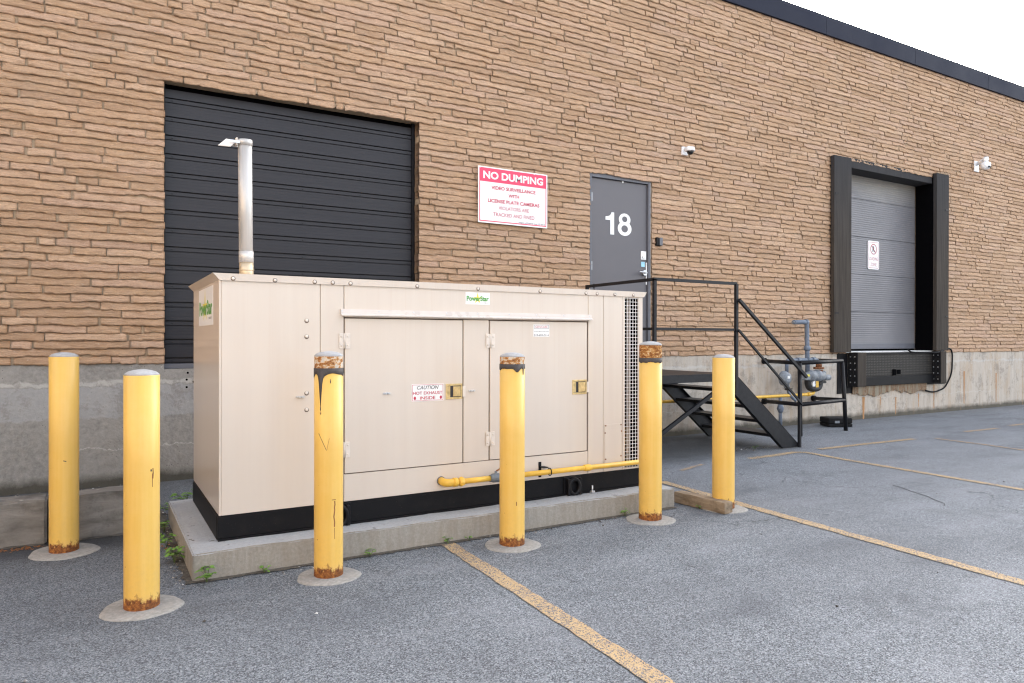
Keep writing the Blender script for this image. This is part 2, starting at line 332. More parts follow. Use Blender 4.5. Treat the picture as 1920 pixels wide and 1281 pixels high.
# ------------------------------------------------------------------ mesh helpers (world coordinates)
class MB:
    def __init__(s): s.v = []; s.f = []; s.sm = []
    def add(s, vs, fs, smooth=False):
        o = len(s.v); s.v += [tuple(map(float, p)) for p in vs]; s.f += [tuple(i + o for i in f) for f in fs]; s.sm += [smooth] * len(fs); return s
    def box(s, x0, x1, y0, y1, z0, z1, bev=0.0, rot=None):
        """axis-aligned box, bevelled by bev; rot = Matrix applied afterwards"""
        if bev > 0:
            bm = bmesh.new(); bmesh.ops.create_cube(bm, size=1.0)
            for v in bm.verts: v.co = Vector((x0 + (v.co.x + .5) * (x1 - x0), y0 + (v.co.y + .5) * (y1 - y0), z0 + (v.co.z + .5) * (z1 - z0)))
            bmesh.ops.bevel(bm, geom=list(bm.edges), offset=bev, segments=1, affect='EDGES')
            bm.verts.index_update()
            vs = [v.co.copy() for v in bm.verts]; fs = [[v.index for v in f.verts] for f in bm.faces]; bm.free()
        else:
            vs = [Vector(p) for p in ((x0, y0, z0), (x1, y0, z0), (x1, y1, z0), (x0, y1, z0), (x0, y0, z1), (x1, y0, z1), (x1, y1, z1), (x0, y1, z1))]
            fs = [(0, 3, 2, 1), (4, 5, 6, 7), (0, 1, 5, 4), (1, 2, 6, 5), (2, 3, 7, 6), (3, 0, 4, 7)]
        if rot is not None: vs = [rot @ v for v in vs]
        return s.add(vs, fs)
    def tube(s, pts, r, n=14, cap=True, smooth=True):
        pts = [Vector(p) for p in pts]; rs = r if hasattr(r, '__len__') else [r] * len(pts)
        T = []
        for i in range(len(pts)):
            a = pts[max(i - 1, 0)]; b = pts[min(i + 1, len(pts) - 1)]; T.append((b - a).normalized())
        up = Vector((0, 0, 1)) if abs(T[0].z) < .9 else Vector((1, 0, 0))
        u = T[0].cross(up).normalized(); vs = []
        for i, p in enumerate(pts):
            u = (u - T[i] * u.dot(T[i])).normalized(); w_ = T[i].cross(u)
            k = 1.0
            if 0 < i < len(pts) - 1:
                d = (pts[i] - pts[i - 1]).normalized().dot((pts[i + 1] - pts[i]).normalized()); k = 1 / max(.5, math.sqrt((1 + d) / 2))
            for j in range(n):
                a = 2 * math.pi * j / n; vs.append(p + (u * math.cos(a) + w_ * math.sin(a)) * rs[i] * (k if k < 1.1 else 1.0))
        fs = [(i * n + j, i * n + (j + 1) % n, (i + 1) * n + (j + 1) % n, (i + 1) * n + j) for i in range(len(pts) - 1) for j in range(n)]
        s.add(vs, fs, smooth)
        if cap:
            o = len(s.v) - len(vs)
            s.f += [tuple(o + j for j in range(n))[::-1], tuple(o + (len(pts) - 1) * n + j for j in range(n))]; s.sm += [False, False]
        return s
    def lathe(s, c, prof, n=40, smooth=True, wob=None):
        c = Vector(c); vs = []
        for (r, z) in prof:
            for j in range(n):
                a = 2 * math.pi * j / n; k = wob(a, z) if wob else 1.0
                vs.append(c + Vector((r * k * math.cos(a), r * k * math.sin(a), z)))
        m = len(prof)
        fs = [(i * n + j, i * n + (j + 1) % n, (i + 1) * n + (j + 1) % n, (i + 1) * n + j) for i in range(m - 1) for j in range(n)]
        s.add(vs, fs, smooth); o = len(s.v) - len(vs)
        s.f += [tuple(o + j for j in range(n))[::-1], tuple(o + (m - 1) * n + j for j in range(n))]; s.sm += [False, False]
        return s
    def prism(s, poly, axis, a, b):
        """extrude a 2D polygon along an axis: 'x' -> poly=(y,z), 'y' -> poly=(x,z), 'z' -> poly=(x,y)"""
        def P(p, t):
            return (t, p[0], p[1]) if axis == 'x' else ((p[0], t, p[1]) if axis == 'y' else (p[0], p[1], t))
        n = len(poly); vs = [P(p, a) for p in poly] + [P(p, b) for p in poly]
        return s.add(vs, [tuple(range(n)), tuple(range(n, 2 * n))[::-1]] + [(i, i + n, (i + 1) % n + n, (i + 1) % n) for i in range(n)])
    def bar(s, a, b, wdt, hgt, side=(0, 1, 0)):
        """rectangular bar from a to b, wdt across 'side', hgt across the third direction"""
        a, b = Vector(a), Vector(b); d = (b - a).normalized(); sd_ = Vector(side); sd_ = (sd_ - d * sd_.dot(d)).normalized(); u = d.cross(sd_)
        vs = [p + sd_ * (i * wdt / 2) + u * (j * hgt / 2) for p in (a, b) for i, j in ((-1, -1), (1, -1), (1, 1), (-1, 1))]
        return s.add(vs, [(0, 1, 2, 3), (7, 6, 5, 4), (0, 4, 5, 1), (1, 5, 6, 2), (2, 6, 7, 3), (3, 7, 4, 0)])
    def build(s, name, mat, parent=None, fixn=True):
        me = bpy.data.meshes.new(name); off = Vector(parent_loc(parent))
        me.from_pydata([tuple(Vector(p) - off) for p in s.v], [], s.f)
        me.polygons.foreach_set('use_smooth', s.sm); me.update()
        if fixn:
            bm = bmesh.new(); bm.from_mesh(me); bmesh.ops.recalc_face_normals(bm, faces=list(bm.faces)); bm.to_mesh(me); bm.free()
        me.materials.append(M[mat] if isinstance(mat, str) else mat)
        o = bpy.data.objects.new(name, me); COL.objects.link(o)
        if parent is not None: o.parent = parent
        return o
def parent_loc(p):
    v = Vector((0, 0, 0))
    while p is not None: v += p.location; p = p.parent
    return v
def empty(name, loc, label, cat, group=None):
    o = bpy.data.objects.new(name, None); COL.objects.link(o); o.location = loc; o.empty_display_size = .1
    o['label'] = label; o['category'] = cat
    if group: o['group'] = group
    return o
def tag(o, label, cat, group=None):
    o['label'] = label; o['category'] = cat
    if group: o['group'] = group
    return o
def structure(o, kind='structure'): o['kind'] = kind; return o
def recopy(o, parent, delta):
    c = o.copy(); COL.objects.link(c); c.parent = parent; c.location = o.location + Vector(delta)
    for ch in o.children:
        k = ch.copy(); COL.objects.link(k); k.parent = c
    return c
def bez(p0, p1, p2, n=8):
    p0, p1, p2 = map(Vector, (p0, p1, p2)); return [p0 * (1 - t) ** 2 + p1 * 2 * t * (1 - t) + p2 * t * t for t in [i / n for i in range(n + 1)]]
def route(pts, r, n=6):
    """polyline with rounded corners of radius r"""
    pts = [Vector(p) for p in pts]; out = [pts[0]]
    for i in range(1, len(pts) - 1):
        a = (pts[i - 1] - pts[i]).normalized(); b = (pts[i + 1] - pts[i]).normalized()
        ra = min(r, (pts[i - 1] - pts[i]).length * .49); rb = min(r, (pts[i + 1] - pts[i]).length * .49)
        out += bez(pts[i] + a * ra, pts[i], pts[i] + b * rb, n)
    return out + [pts[-1]]

def text(name, s, mat, parent, x0, x1, z0, z1, y, bold=0.0, face='-y', shear=0.0, align='fit'):
    """lettering as thin solid shapes, fitted to a box on a vertical face; face '-x': x0,x1 are world Y from left to right"""
    cu_ = bpy.data.curves.new(name, 'FONT'); cu_.body = s; cu_.size = 1.0; cu_.offset = bold; cu_.extrude = 0.0; cu_.shear = shear; cu_.resolution_u = 4
    tmp = bpy.data.objects.new(name, cu_); COL.objects.link(tmp); bpy.context.view_layer.update()
    me = bpy.data.meshes.new_from_object(tmp.evaluated_get(bpy.context.evaluated_depsgraph_get()))
    bpy.data.objects.remove(tmp); bpy.data.curves.remove(cu_)
    co = np.array([v.co[:] for v in me.vertices]); mn = co.min(0); mx = co.max(0)
    off = parent_loc(parent)
    W_, H_ = mx[0] - mn[0], mx[1] - mn[1]
    for v in me.vertices:
        u = (v.co.x - mn[0]) / W_; q = (v.co.y - mn[1]) / H_
        if face == '-y': p = Vector((x0 + u * (x1 - x0), y, z0 + q * (z1 - z0)))
        else: p = Vector((y, x0 + u * (x1 - x0), z0 + q * (z1 - z0)))
        v.co = p - off
    me.materials.clear(); me.materials.append(M[mat]); me.name = name
    o = bpy.data.objects.new(name, me); COL.objects.link(o); o.parent = parent
    return o

# ================================================================== GROUND
g = MB()
xs = [-90, -30, -10, -3] + list(np.arange(-2, 16.1, 1.0)) + [22, 40, 90]; ys = [-90, -40, -20] + list(np.arange(-9, 1.1, 1.0)) + [40, 90]
g.add([(x, y, 0) for y in ys for x in xs], [(j * len(xs) + i, j * len(xs) + i + 1, (j + 1) * len(xs) + i + 1, (j + 1) * len(xs) + i) for j in range(len(ys) - 1) for i in range(len(xs) - 1)])
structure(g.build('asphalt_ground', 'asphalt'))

def stripe(name, pts, wd, mat='line', z=.004, jit=.006):
    """painted line as a ragged-edged strip following pts"""
    P = []
    for a, b in zip(pts[:-1], pts[1:]):
        a, b = Vector(a), Vector(b); n = max(2, int((b - a).length / .06)); P += [a.lerp(b, i / n) for i in range(n)]
    P.append(Vector(pts[-1])); L = []; R = []
    for i, p in enumerate(P):
        d = (P[min(i + 1, len(P) - 1)] - P[max(i - 1, 0)]).normalized(); nrm = Vector((-d.y, d.x))
        L.append(p + nrm * (wd / 2 + random.uniform(-jit, jit))); R.append(p - nrm * (wd / 2 + random.uniform(-jit, jit)))
    n = len(P); m = MB(); m.add([(p.x, p.y, z) for p in L + R], [(i, i + 1, n + i + 1, n + i) for i in range(n - 1)])
    return structure(m.build(name, mat, None, False))
stripe('parking_line', [(1.925, -3.095), (1.845, -5.2), (1.82, -6.6)], .097)
stripe('parking_line', [(4.46, -2.28), (4.385, -3.33), (4.27, -5.3), (4.24, -6.8)], .095)
stripe('parking_line', [(6.15, -1.80), (6.55, -1.79), (6.95, -1.755), (7.06, -1.82), (7.0, -2.4), (6.97, -3.2), (6.93, -4.2), (6.88, -6.5)], .085, 'line')
stripe('parking_line', [(7.4, -1.745), (8.3, -1.76), (9.25, -1.80)], .085, 'line')
stripe('parking_line', [(9.55, -1.9), (9.50, -2.6), (9.42, -3.1), (9.3, -5.0)], .07, 'line_faded')
stripe('parking_line', [(10.6, -1.73), (11.45, -1.76)], .085, 'line_faded')
stripe('parking_line', [(11.95, -1.68), (13.6, -1.70)], .085, 'line_faded')
stripe('parking_line', [(5.0, -1.96), (5.45, -1.80)], .05, 'line_faded')
m = MB(); cp = [(6.13, -3.43), (6.10, -3.53), (6.02, -3.66), (5.94, -3.85), (5.86, -3.95), (5.80, -4.06), (5.72, -4.10)]
for i in range(len(cp) - 1):
    a, b = Vector((*cp[i], .004)), Vector((*cp[i + 1], .004)); m.bar(a, b, .006, .002)
structure(m.build('crack', 'crack'))
# washed-in dirt along the pad foot and behind the curb timbers
def patch(name, outline, mat, z=.005, sub=3):
    m = MB(); n = len(outline); cx = sum(p[0] for p in outline) / n; cy = sum(p[1] for p in outline) / n
    m.add([(cx, cy, z + .006)] + [(p[0], p[1], z) for p in outline], [(0, 1 + i, 1 + (i + 1) % n) for i in range(n)]); return m.build(name, mat)
def ribbon(name, pts, w0, w1, mat, z=.005):
    P = []
    for a, b in zip(pts[:-1], pts[1:]):
        a, b = Vector(a), Vector(b); k = max(2, int((b - a).length / .035)); P += [a.lerp(b, i / k) for i in range(k)]
    P.append(Vector(pts[-1])); m = MB(); n = len(P); A = []; B = []
    for i, p in enumerate(P):
        d = (P[min(i + 1, n - 1)] - P[max(i - 1, 0)]).normalized(); nr = Vector((-d.y, d.x))
        A.append(p - nr * random.uniform(w0 * .3, w0)); B.append(p + nr * random.uniform(w1 * .3, w1))
    m.add([(p.x, p.y, z) for p in A + B], [(i, i + 1, n + i + 1, n + i) for i in range(n - 1)]); return structure(m.build(name, mat, None, False), 'stuff')
tag(ribbon('dirt', [(.40, -1.2), (.43, -2.2), (.43, -3.08), (1.2, -3.09), (2.4, -3.09), (3.86, -3.09)], .035, .05, 'dirt'), 'brown grit washed in along the foot of the concrete pad', 'dirt')
# loose stones
def grit(name, spots, label):
    m = MB(); tints = []
    for (x, y, sx, sy, n, smax) in spots:
        for _ in range(n):
            px, py = random.gauss(x, sx), random.gauss(y, sy); s = random.uniform(.25, 1) ** 2 * smax
            vs = []; 
            for (a, b, c) in ((1, 0, 0), (-.9, .1, 0), (0, 1, 0), (.1, -.9, 0), (0, 0, .8), (0, 0, -.5)):
                vs.append((px + a * s * random.uniform(.6, 1.2), py + b * s * random.uniform(.6, 1.2), s * .35 + c * s * random.uniform(.5, 1)))
            m.add(vs, [(0, 2, 4), (2, 1, 4), (1, 3, 4), (3, 0, 4), (2, 0, 5), (1, 2, 5), (3, 1, 5), (0, 3, 5)]); tints += [random.random() ** 1.3] * 6
    o = m.build(name, 'grit', None, False); at = o.data.attributes.new('tint', 'FLOAT', 'POINT'); at.data.foreach_set('value', tints)
    o['kind'] = 'stuff'; o['label'] = label; o['category'] = 'gravel'; return o
spots = [(random.uniform(.5, 3.8), -3.12, .05, .03, 5, .010) for _ in range(46)]
spots += [(.40, random.uniform(-3.1, -1.2), .03, .05, 5, .011) for _ in range(24)]
spots += [(random.uniform(-1.6, .35), -.10, .1, .06, 4, .016) for _ in range(30)]
spots += [(random.uniform(6.3, 7.3), -1.30, .1, .08, 4, .014) for _ in range(22)] + [(6.9, -1.42, .2, .05, 5, .022)]
spots += [(random.uniform(-1, 7), random.uniform(-6.5, -3.3), .6, .6, 2, .007) for _ in range(70)]
spots += [(random.uniform(-1, 9), random.uniform(-6.2, -1.8), .3, .3, 1, .012) for _ in range(60)]
grit('gravel', spots, 'loose grit and pebbles scattered over the asphalt and along the pad')

# ================================================================== BUILDING
bld = empty('warehouse', (0, 0, 0), 'long warehouse wall of tan split face stone on a concrete base with dark coping', 'building')
FZ = 1.075; RZ = 6.075
OPEN = [(.545, 3.035, 1.02, 3.665), (5.325, 6.335, .90, 3.395), (10.42, 12.86, 1.10, 4.215)]   # x0,x1,z0,z1
XL, XR = -3.6, 22.0
CH = .0678
V = []; F = []; TI = []
def brick_run(x0, x1, z, jl, jr):
    """one split-face unit course stretch; jl/jr deep returns at an opening"""
    L = x1 - x0; nx = max(4, int(L / .018)); t_ = np.linspace(0, 1, nx + 1); X = x0 + t_ * L
    ph = RNG.uniform(0, 100); pro = RNG.uniform(.008, .020); tilt = RNG.uniform(-.004, .004)
    def n1(sc, amp, p): return amp * (np.sin(X * sc + p) * .5 + np.sin(X * sc * 2.3 + p * 1.7) * .3 + np.sin(X * sc * 5.1 + p * 2.9) * .2)
    rag = RNG.normal(0, .0026, nx + 1)
    lower = n1(8, .0085, ph) + rag
    if RNG.random() < .2:          # chipped, scalloped edge
        c0 = RNG.uniform(.15, .85); wd = RNG.uniform(.12, .35); lower += RNG.uniform(.010, .024) * np.exp(-((t_ - c0) / wd) ** 2) * (.75 + .25 * np.sin(X * 60 + ph))
    zb = z - .0004 + lower; zt = z + CH + .001 + n1(9, .0022, ph + 5)
    rows = []
    back = .012
    prof = ((0.06, None), (0.0, 1.0), (.20, 1.0), (.55, .74), (.85, .42), (1.0, .02), (1.0, None))
    for k, (v_, e) in enumerate(prof):
        zz = zb + (zt - zb) * v_
        if e is None: yy = np.full(nx + 1, .004)
        else:
            face = pro * e + .004 + n1(17, .0042, ph + v_ * 3) + RNG.normal(0, .0024, nx + 1) + tilt * (t_ - .5)
            yy = -np.clip(face, .002, .040)
        if e is not None:                    # rounded ends
            yy[0] *= .72; yy[-1] *= .72
        rows.append(np.stack([X, yy, zz], 1))
    R_ = np.stack(rows)                      # (7, nx+1, 3)
    base = len(V) and sum(len(a) for a in V) or 0
    V.append(R_.reshape(-1, 3)); n = nx + 1
    idx = np.arange(7 * n).reshape(7, n) + base
    q = np.stack([idx[:-1, :-1], idx[:-1, 1:], idx[1:, 1:], idx[1:, :-1]], -1).reshape(-1, 4); F.append(q)
    # ends
    b0 = base + 7 * n
    for side, deep in ((0, jl), (n - 1, jr)):
        yb = .16 if deep else .004
        e = R_[:, side, :].copy(); e[:, 1] = yb
        V.append(e); ei = np.arange(7) + b0; b0 += 7
        a = idx[:, side]; qq = np.stack([a[:-1], ei[:-1], ei[1:], a[1:]], -1)
        if side: qq = qq[:, ::-1]
        F.append(qq)
    TI.append(np.full(7 * n + 14, RNG.random()))
nc = int(round((RZ - FZ) / CH)); CH = (RZ - FZ) / nc
cnt = 0
for c in range(nc):
    z = FZ + c * CH; zc = z + CH / 2
    segs = [(XL, XR, 0, 0)]
    for (a, b, z0, z1) in OPEN:
        if z0 - .03 < zc < z1:
            ns = []
            for (p, q, l_, r_) in segs:
                if p < a and q > b: ns += [(p, a, l_, 1), (b, q, 1, r_)]
                else: ns.append((p, q, l_, r_))
            segs = ns
    for (p, q, l_, r_) in segs:
        x = p + (0 if l_ else -RNG.uniform(0, .4)); first = True
        if l_: x = p + RNG.uniform(-.006, .004)
        while x < q - .03:
            L = RNG.choice([RNG.uniform(.09, .2), RNG.uniform(.2, .42), RNG.uniform(.42, .80)], p=[.12, .36, .52])
            e = x + L
            if q - e < .10: e = q + (RNG.uniform(-.004, .006) if r_ else 0)
            j = RNG.uniform(.005, .011) if RNG.random() < .62 else RNG.uniform(.013, .022)
            last = e >= q - .01
            brick_run(x, e - (0 if last else j), z, bool(l_ and first), bool(r_ and last))
            x = e; first = False; cnt += 1
V = np.concatenate(V); F = np.concatenate(F); TI = np.concatenate(TI)
me = bpy.data.meshes.new('stone_facing')
me.vertices.add(len(V)); me.vertices.foreach_set('co', V.astype(np.float32).ravel())
me.loops.add(F.size); me.loops.foreach_set('vertex_index', F[:, ::1].astype(np.int32).ravel())
me.polygons.add(len(F)); me.polygons.foreach_set('loop_start', np.arange(0, F.size, 4, dtype=np.int32))
me.update(); me.validate()
at = me.attributes.new('tint', 'FLOAT', 'POINT'); at.data.foreach_set('value', TI.astype(np.float32))
me.materials.append(M['brick']); o = bpy.data.objects.new('stone_facing', me); COL.objects.link(o); o.parent = bld

def wall_strips(m, z0, z1, y0, y1, x0, x1):
    zs = sorted({z0, z1} | {v for o_ in OPEN for v in o_[2:4] if z0 < v < z1})
    for a, b in zip(zs[:-1], zs[1:]):
        cuts = [(o_[0], o_[1]) for o_ in OPEN if o_[2] < (a + b) / 2 < o_[3]]; x = x0
        for (p, q) in sorted(cuts): m.box(x, p - .002, y0, y1, a, b); x = q + .002
        m.box(x, x1, y0, y1, a, b)
m = MB(); wall_strips(m, FZ, RZ, 0, .30, -26, 46); m.build('wall', 'mortar', bld)
m = MB(); wall_strips(m, -.3, FZ - .001, -.006, .30, -26, 46); m.build('foundation', 'foundation', bld)
m = MB(); m.box(-26, 46, .301, 22, 6.0, 6.2).box(-26, 46, 21.7, 22, -.2, 6.0).box(-26, -25.7, .301, 21.69, -.2, 5.99).box(45.7, 46, .301, 21.69, -.2, 5.99); m.build('roof', 'roof', bld)
# cavity behind the doors
for (a, b, z0, z1) in OPEN: MB().box(a - .3, b + .3, .62, .66, z0 - .3, z1 + .3).build('cavity_lining', 'dark', bld)
# coping: folded metal lengths of 2.4 m with a joint between each
m = MB(); sx = 9.85 - 2.4 * 12
while sx < 30:
    m.prism([(-.055, 6.062), (-.055, 6.352), (-.045, 6.358), (.32, 6.372), (.32, 6.30), (.30, 6.201), (-.02, 6.201), (-.02, 6.062)], 'x', sx + .003, sx + 2.397)
    m.box(sx - .03, sx + .03, -.0475, .3, 6.068, 6.350); sx += 2.4
m.build('coping', 'coping', bld)
m = MB(); m.box(-26, 46, -.012, .30, RZ + .001, 6.199); m.build('parapet_ledge', 'mortar', bld)
# steel lintels over openings
MB().box(.50, 3.08, .002, .14, 3.667, 3.675).build('lintel', 'rust', bld); MB().box(5.30, 6.36, .002, .14, 3.397, 3.404).build('lintel', 'rust', bld)

# --- big opening closed with dark horizontal siding
x0, x1, z0, z1 = OPEN[0]; yb = .125
panel = MB(); pitch = .1722; prof = []
zz = 3.665
z = 3.525            # first heavy groove
prof.append((yb, 3.612))
while z > 1.05:
    prof += [(yb, z + .011), (yb + .035, z + .013), (yb + .035, z - .002), (yb - .003, z - .002)]
    prof += [(yb - .003, z - .033), (yb + .010, z - .036), (yb + .010, z - .041), (yb, z - .044)]
    k = z - .044
    for q in range(3): prof += [(yb, k - .02 - q * .03), (yb + .0005, k - .023 - q * .03), (yb, k - .026 - q * .03)]
    z -= pitch
prof = [p for p in prof if p[1] > 1.06] + [(yb, 1.06)]
n = len(prof); panel.add([(x0 + .01, *p) for p in prof] + [(x1 - .035, *p) for p in prof], [(i, i + 1, n + i + 1, n + i) for i in range(n - 1)])
cl = panel.build('siding_panel', 'siding', bld, False)
MB().box(x0 + .01, x1 - .01, yb + .03, yb + .05, 3.58, 3.70).build('head_shade', 'dark', cl)  # black strip standing in for the shade under the lintel
m = MB(); m.box(x0 - .0, x1 - .0, yb - .03, yb + .05, 1.022, 1.066, .003); m.build('sill', 'door_frame', cl)
MB().box(x0 + .003, x0 + .016, yb - .03, yb + .06, 1.067, 3.66).build('trim', 'black', cl); MB().box(x1 - .04, x1 - .004, yb - .02, yb + .06, 1.067, 3.66).build('trim', 'black', cl)
m = MB()
zz = 3.525
while zz > 1.1:
    for xx in (.62, 1.22, 1.82, 2.42, 2.95): MB().box(xx - .005, xx + .005, yb - .007, yb - .001, zz - .025, zz - .015, .002).build('screw', 'black', cl)
    zz -= pitch
# anchor holes in the concrete under the opening
for (x, z) in ((.740, .984), (.731, .921), (.790, .900), (.731, .852)): MB().tube([(x, -.0075, z), (x, .02, z)], .010, 12).build('anchor_hole', 'dark', bld)

# --- door 18
x0, x1, z0, z1 = OPEN[1]
m = MB()
m.box(x0 + .004, x0 + .038, .0, .12, .90, z1 - .004, .002).box(x1 - .050, x1 - .012, .0, .12, .90, z1 - .004, .002).box(x0 + .039, x1 - .051, .0, .12, z1 - .058, z1 - .004, .002)
dr = MB().box(x0 + .043, x1 - .056, .030, .075, .925, z1 - .064, .002).build('entrance_door', 'door', bld)
m.build('door_frame', 'door_frame', dr)
MB().box(x0 + .0385, x1 - .0505, .080, .14, .90, z1 - .06).build('door_stop', 'black', dr)
MB().box(x1 - .0115, x1 + .006, .004, .15, .90, z1 - .004).build('jamb_strip', 'tan_strip', dr)
MB().box(x0 + .0385, x1 - .0505, -.02, .14, .893, .922, .003).build('threshold', 'zinc', dr)
for zc in (3.09, 2.225, 1.30): MB().tube([(x0 + .040, .018, zc - .055), (x0 + .040, .018, zc + .055)], .008, 10).box(x0 + .034, x0 + .060, .0225, .0295, zc - .055, zc + .055).build('hinge', 'zinc', dr)
def digits():
    cu_ = bpy.data.curves.new('door_number', 'CURVE'); cu_.dimensions = '2D'; cu_.fill_mode = 'BOTH'; cu_.extrude = .0008
    def spl(P):
        sp = cu_.splines.new('POLY'); sp.points.add(len(P) - 1); sp.use_cyclic_u = True
        for q, (a, b) in zip(sp.points, P): q.co = (a, b, 0, 1)
    # figure one: stem with a curved flag
    spl([(.150, 0), (.150, .285), (.108, .285), (.100, .262), (.078, .240), (.045, .228), (.012, .225), (.012, .182), (.088, .182), (.088, 0)])
    cx = .322; hi = (.207, .095, .080); lo = (.091, .113, .093)     # centre height, rx, rz of the two bowls
    R_, L_ = [], []
    for i in range(61):
        z = -.002 + .289 * i / 60; wd = .004
        for (cz, rx, rz) in (hi, lo):
            q = (z - cz) / rz
            if abs(q) < 1: wd = max(wd, rx * math.sqrt(1 - q * q))
        R_.append((cx + wd, z)); L_.append((cx - wd, z))
    spl(R_ + L_[::-1])
    for (cz, rx, rz) in ((.212, .043, .037), (.088, .054, .046)): spl([(cx + rx * math.cos(t), cz + rz * math.sin(t)) for t in [k * math.pi / 16 for k in range(32)]])
    tmp = bpy.data.objects.new('door_number', cu_); COL.objects.link(tmp); bpy.context.view_layer.update()
    me = bpy.data.meshes.new_from_object(tmp.evaluated_get(bpy.context.evaluated_depsgraph_get())); bpy.data.objects.remove(tmp)
    for v in me.vertices: v.co = Vector((5.586 + v.co.x, .0275 + v.co.z, 2.638 + v.co.y)) - parent_loc(dr)
    me.materials.clear(); me.materials.append(M['white']); o_ = bpy.data.objects.new('door_number', me); COL.objects.link(o_); o_.parent = dr
digits()
MB().box(5.86, 5.885, .020, .029, 3.312, 3.337, .003).build('door_viewer', 'white', dr)
MB().box(5.888, 5.90, .019, .029, 3.312, 3.335, .002).build('viewer_cover', 'ink', dr)
lk = MB().box(6.178, 6.268, .021, .0295, 2.345, 2.457, .003).build('lock_plate', 'white', dr)
MB().tube([(6.215, .010, 2.38), (6.215, .020, 2.38)], .017, 14).build('lock_cylinder', 'zinc', dr)
MB().box(6.185, 6.245, .0245, .0295, 2.252, 2.318).build('door_sticker', 'blue_sticker', dr)
MB().tube([(6.228, -.004, 2.172), (6.228, .0295, 2.172)], .036, 20).build('handle_rose', 'zinc', dr)
MB().tube(route([(6.228, -.004, 2.172), (6.228, -.045, 2.172), (6.10, -.045, 2.176)], .02), .010, 10).build('handle', 'zinc', dr)
MB().box(6.262, 6.279, .018, .0295, 2.02, 2.31, .002).build('latch_guard', 'white', dr)

# --- loading dock
x0, x1, z0, z1 = OPEN[2]
dd_ = MB()
zs = [1.14, 1.775, 2.413, 3.05, 3.69, 4.40]
for a, b in zip(zs[:-1], zs[1:]): dd_.box(x0 - .25, x1 + .04, .302, .345, a + .002, b - .002, .004)
dd_ = dd_.build('dock_door', 'dock_door', bld)
MB().box(x0 - .25, x1 + .04, .296, .3015, 1.15, 1.235, .001).build('bottom_rail', 'door_frame', dd_)
MB().box(x1 + .005, x1 + .085, .285, .2955, 1.12, 4.36).box(x1 + .085, x1 + .095, .22, .2955, 1.12, 4.36).build('door_track', 'door_frame', dd_)
MB().box(x0 - .3, x1 + .3, .346, .36, 1.0, 4.5).build('door_backing', 'dark', dd_)
MB().box(x0 - .03, x1 + .02, -.03, .36, 1.088, 1.112, .003).build('dock_sill', 'zinc', bld)
m = MB().box(x0 + .0, x1 - .0, -.012, .284, z1 - .14, z1 + .02, .003); m.build('head_board', 'dock_wood', bld)
MB().box(9.99, 10.424, -.10, -.034, 1.10, 4.195, .004).build('side_board', 'dock_wood', bld)
rb = MB().box(12.842, 13.225, -.10, -.034, 1.11, 4.25, .004).build('side_board', 'dock_wood', bld)
MB().box(12.865, 13.20, -.034, .0, 1.11, 4.26).build('batten', 'dark', bld); MB().box(10.02, 10.40, -.034, .0, 1.11, 4.20).build('batten', 'dark', bld)
MB().box(12.8425, 12.8625, -.033, .284, 1.113, 4.21).build('jamb_lining', 'dark', bld)
m = MB()
for i in range(7): xx = 12.86 + i * .052; m.box(xx, xx + .045, -.098, -.005, 4.251, 4.262 + random.uniform(.0, .035), .003)
m.build('split_timber_end', 'end_wood', rb)
for xx, zz_ in ((10.06, 3.60), (10.06, 1.72), (13.16, 3.62), (13.16, 1.72)): MB().box(xx - .05, xx + .04, -.106, -.1005, zz_ - .012, zz_ + .012).build('strap_bolt', 'black', bld)
# leveller and bumpers
lip = MB().box(10.68, 12.80, -.045, -.007, .69, 1.086, .003).build('leveller_lip', 'tread', bld)
MB().box(10.66, 12.84, -.075, -.008, .545, .6885, .004).box(10.66, 12.84, -.06, -.046, 1.062, 1.084).build('leveller_beam', 'black_steel', bld)
MB().box(11.62, 11.70, -.062, -.046, .70, .80).box(11.74, 11.84, -.055, -.046, .72, .79).build('lip_handle', 'dark', lip)
for (a, b, zb_, zt_, pl, pr, pz) in ((10.45, 10.68, .548, 1.096, 10.19, 10.745, .435), (12.805, 12.985, .54, 1.10, 12.67, 13.27, .51)):
    bp = MB().box(a + .012, b, -.195, -.02, zb_, zt_, .005).build('dock_bumper', 'dock_wood', bld)
    s_ = MB()
    for i in range(5): s_.box(a, a + .010, -.190 + i * .034, -.160 + i * .034, zb_ + .003, zt_ - .003, .001)
    s_.build('rubber_layer', 'black_matte', bp)
    s_ = MB()
    for zz_ in np.linspace(zb_ + .07, zt_ - .07, 5):
        for yy in (-.145, -.07): s_.tube([(a - .004, yy, zz_), (a + .002, yy, zz_)], .011, 8)
    s_.build('rivet', 'zinc', bp)
    MB().box(pl, a - .001 if a < 11 else pr, -.019, -.007, pz, zt_ - .004, .002).box(a - (0 if a < 11 else .1), pr, -.0185, -.0065, pz, zb_ - .001, .002).build('steel_plate', 'black_steel', bp)
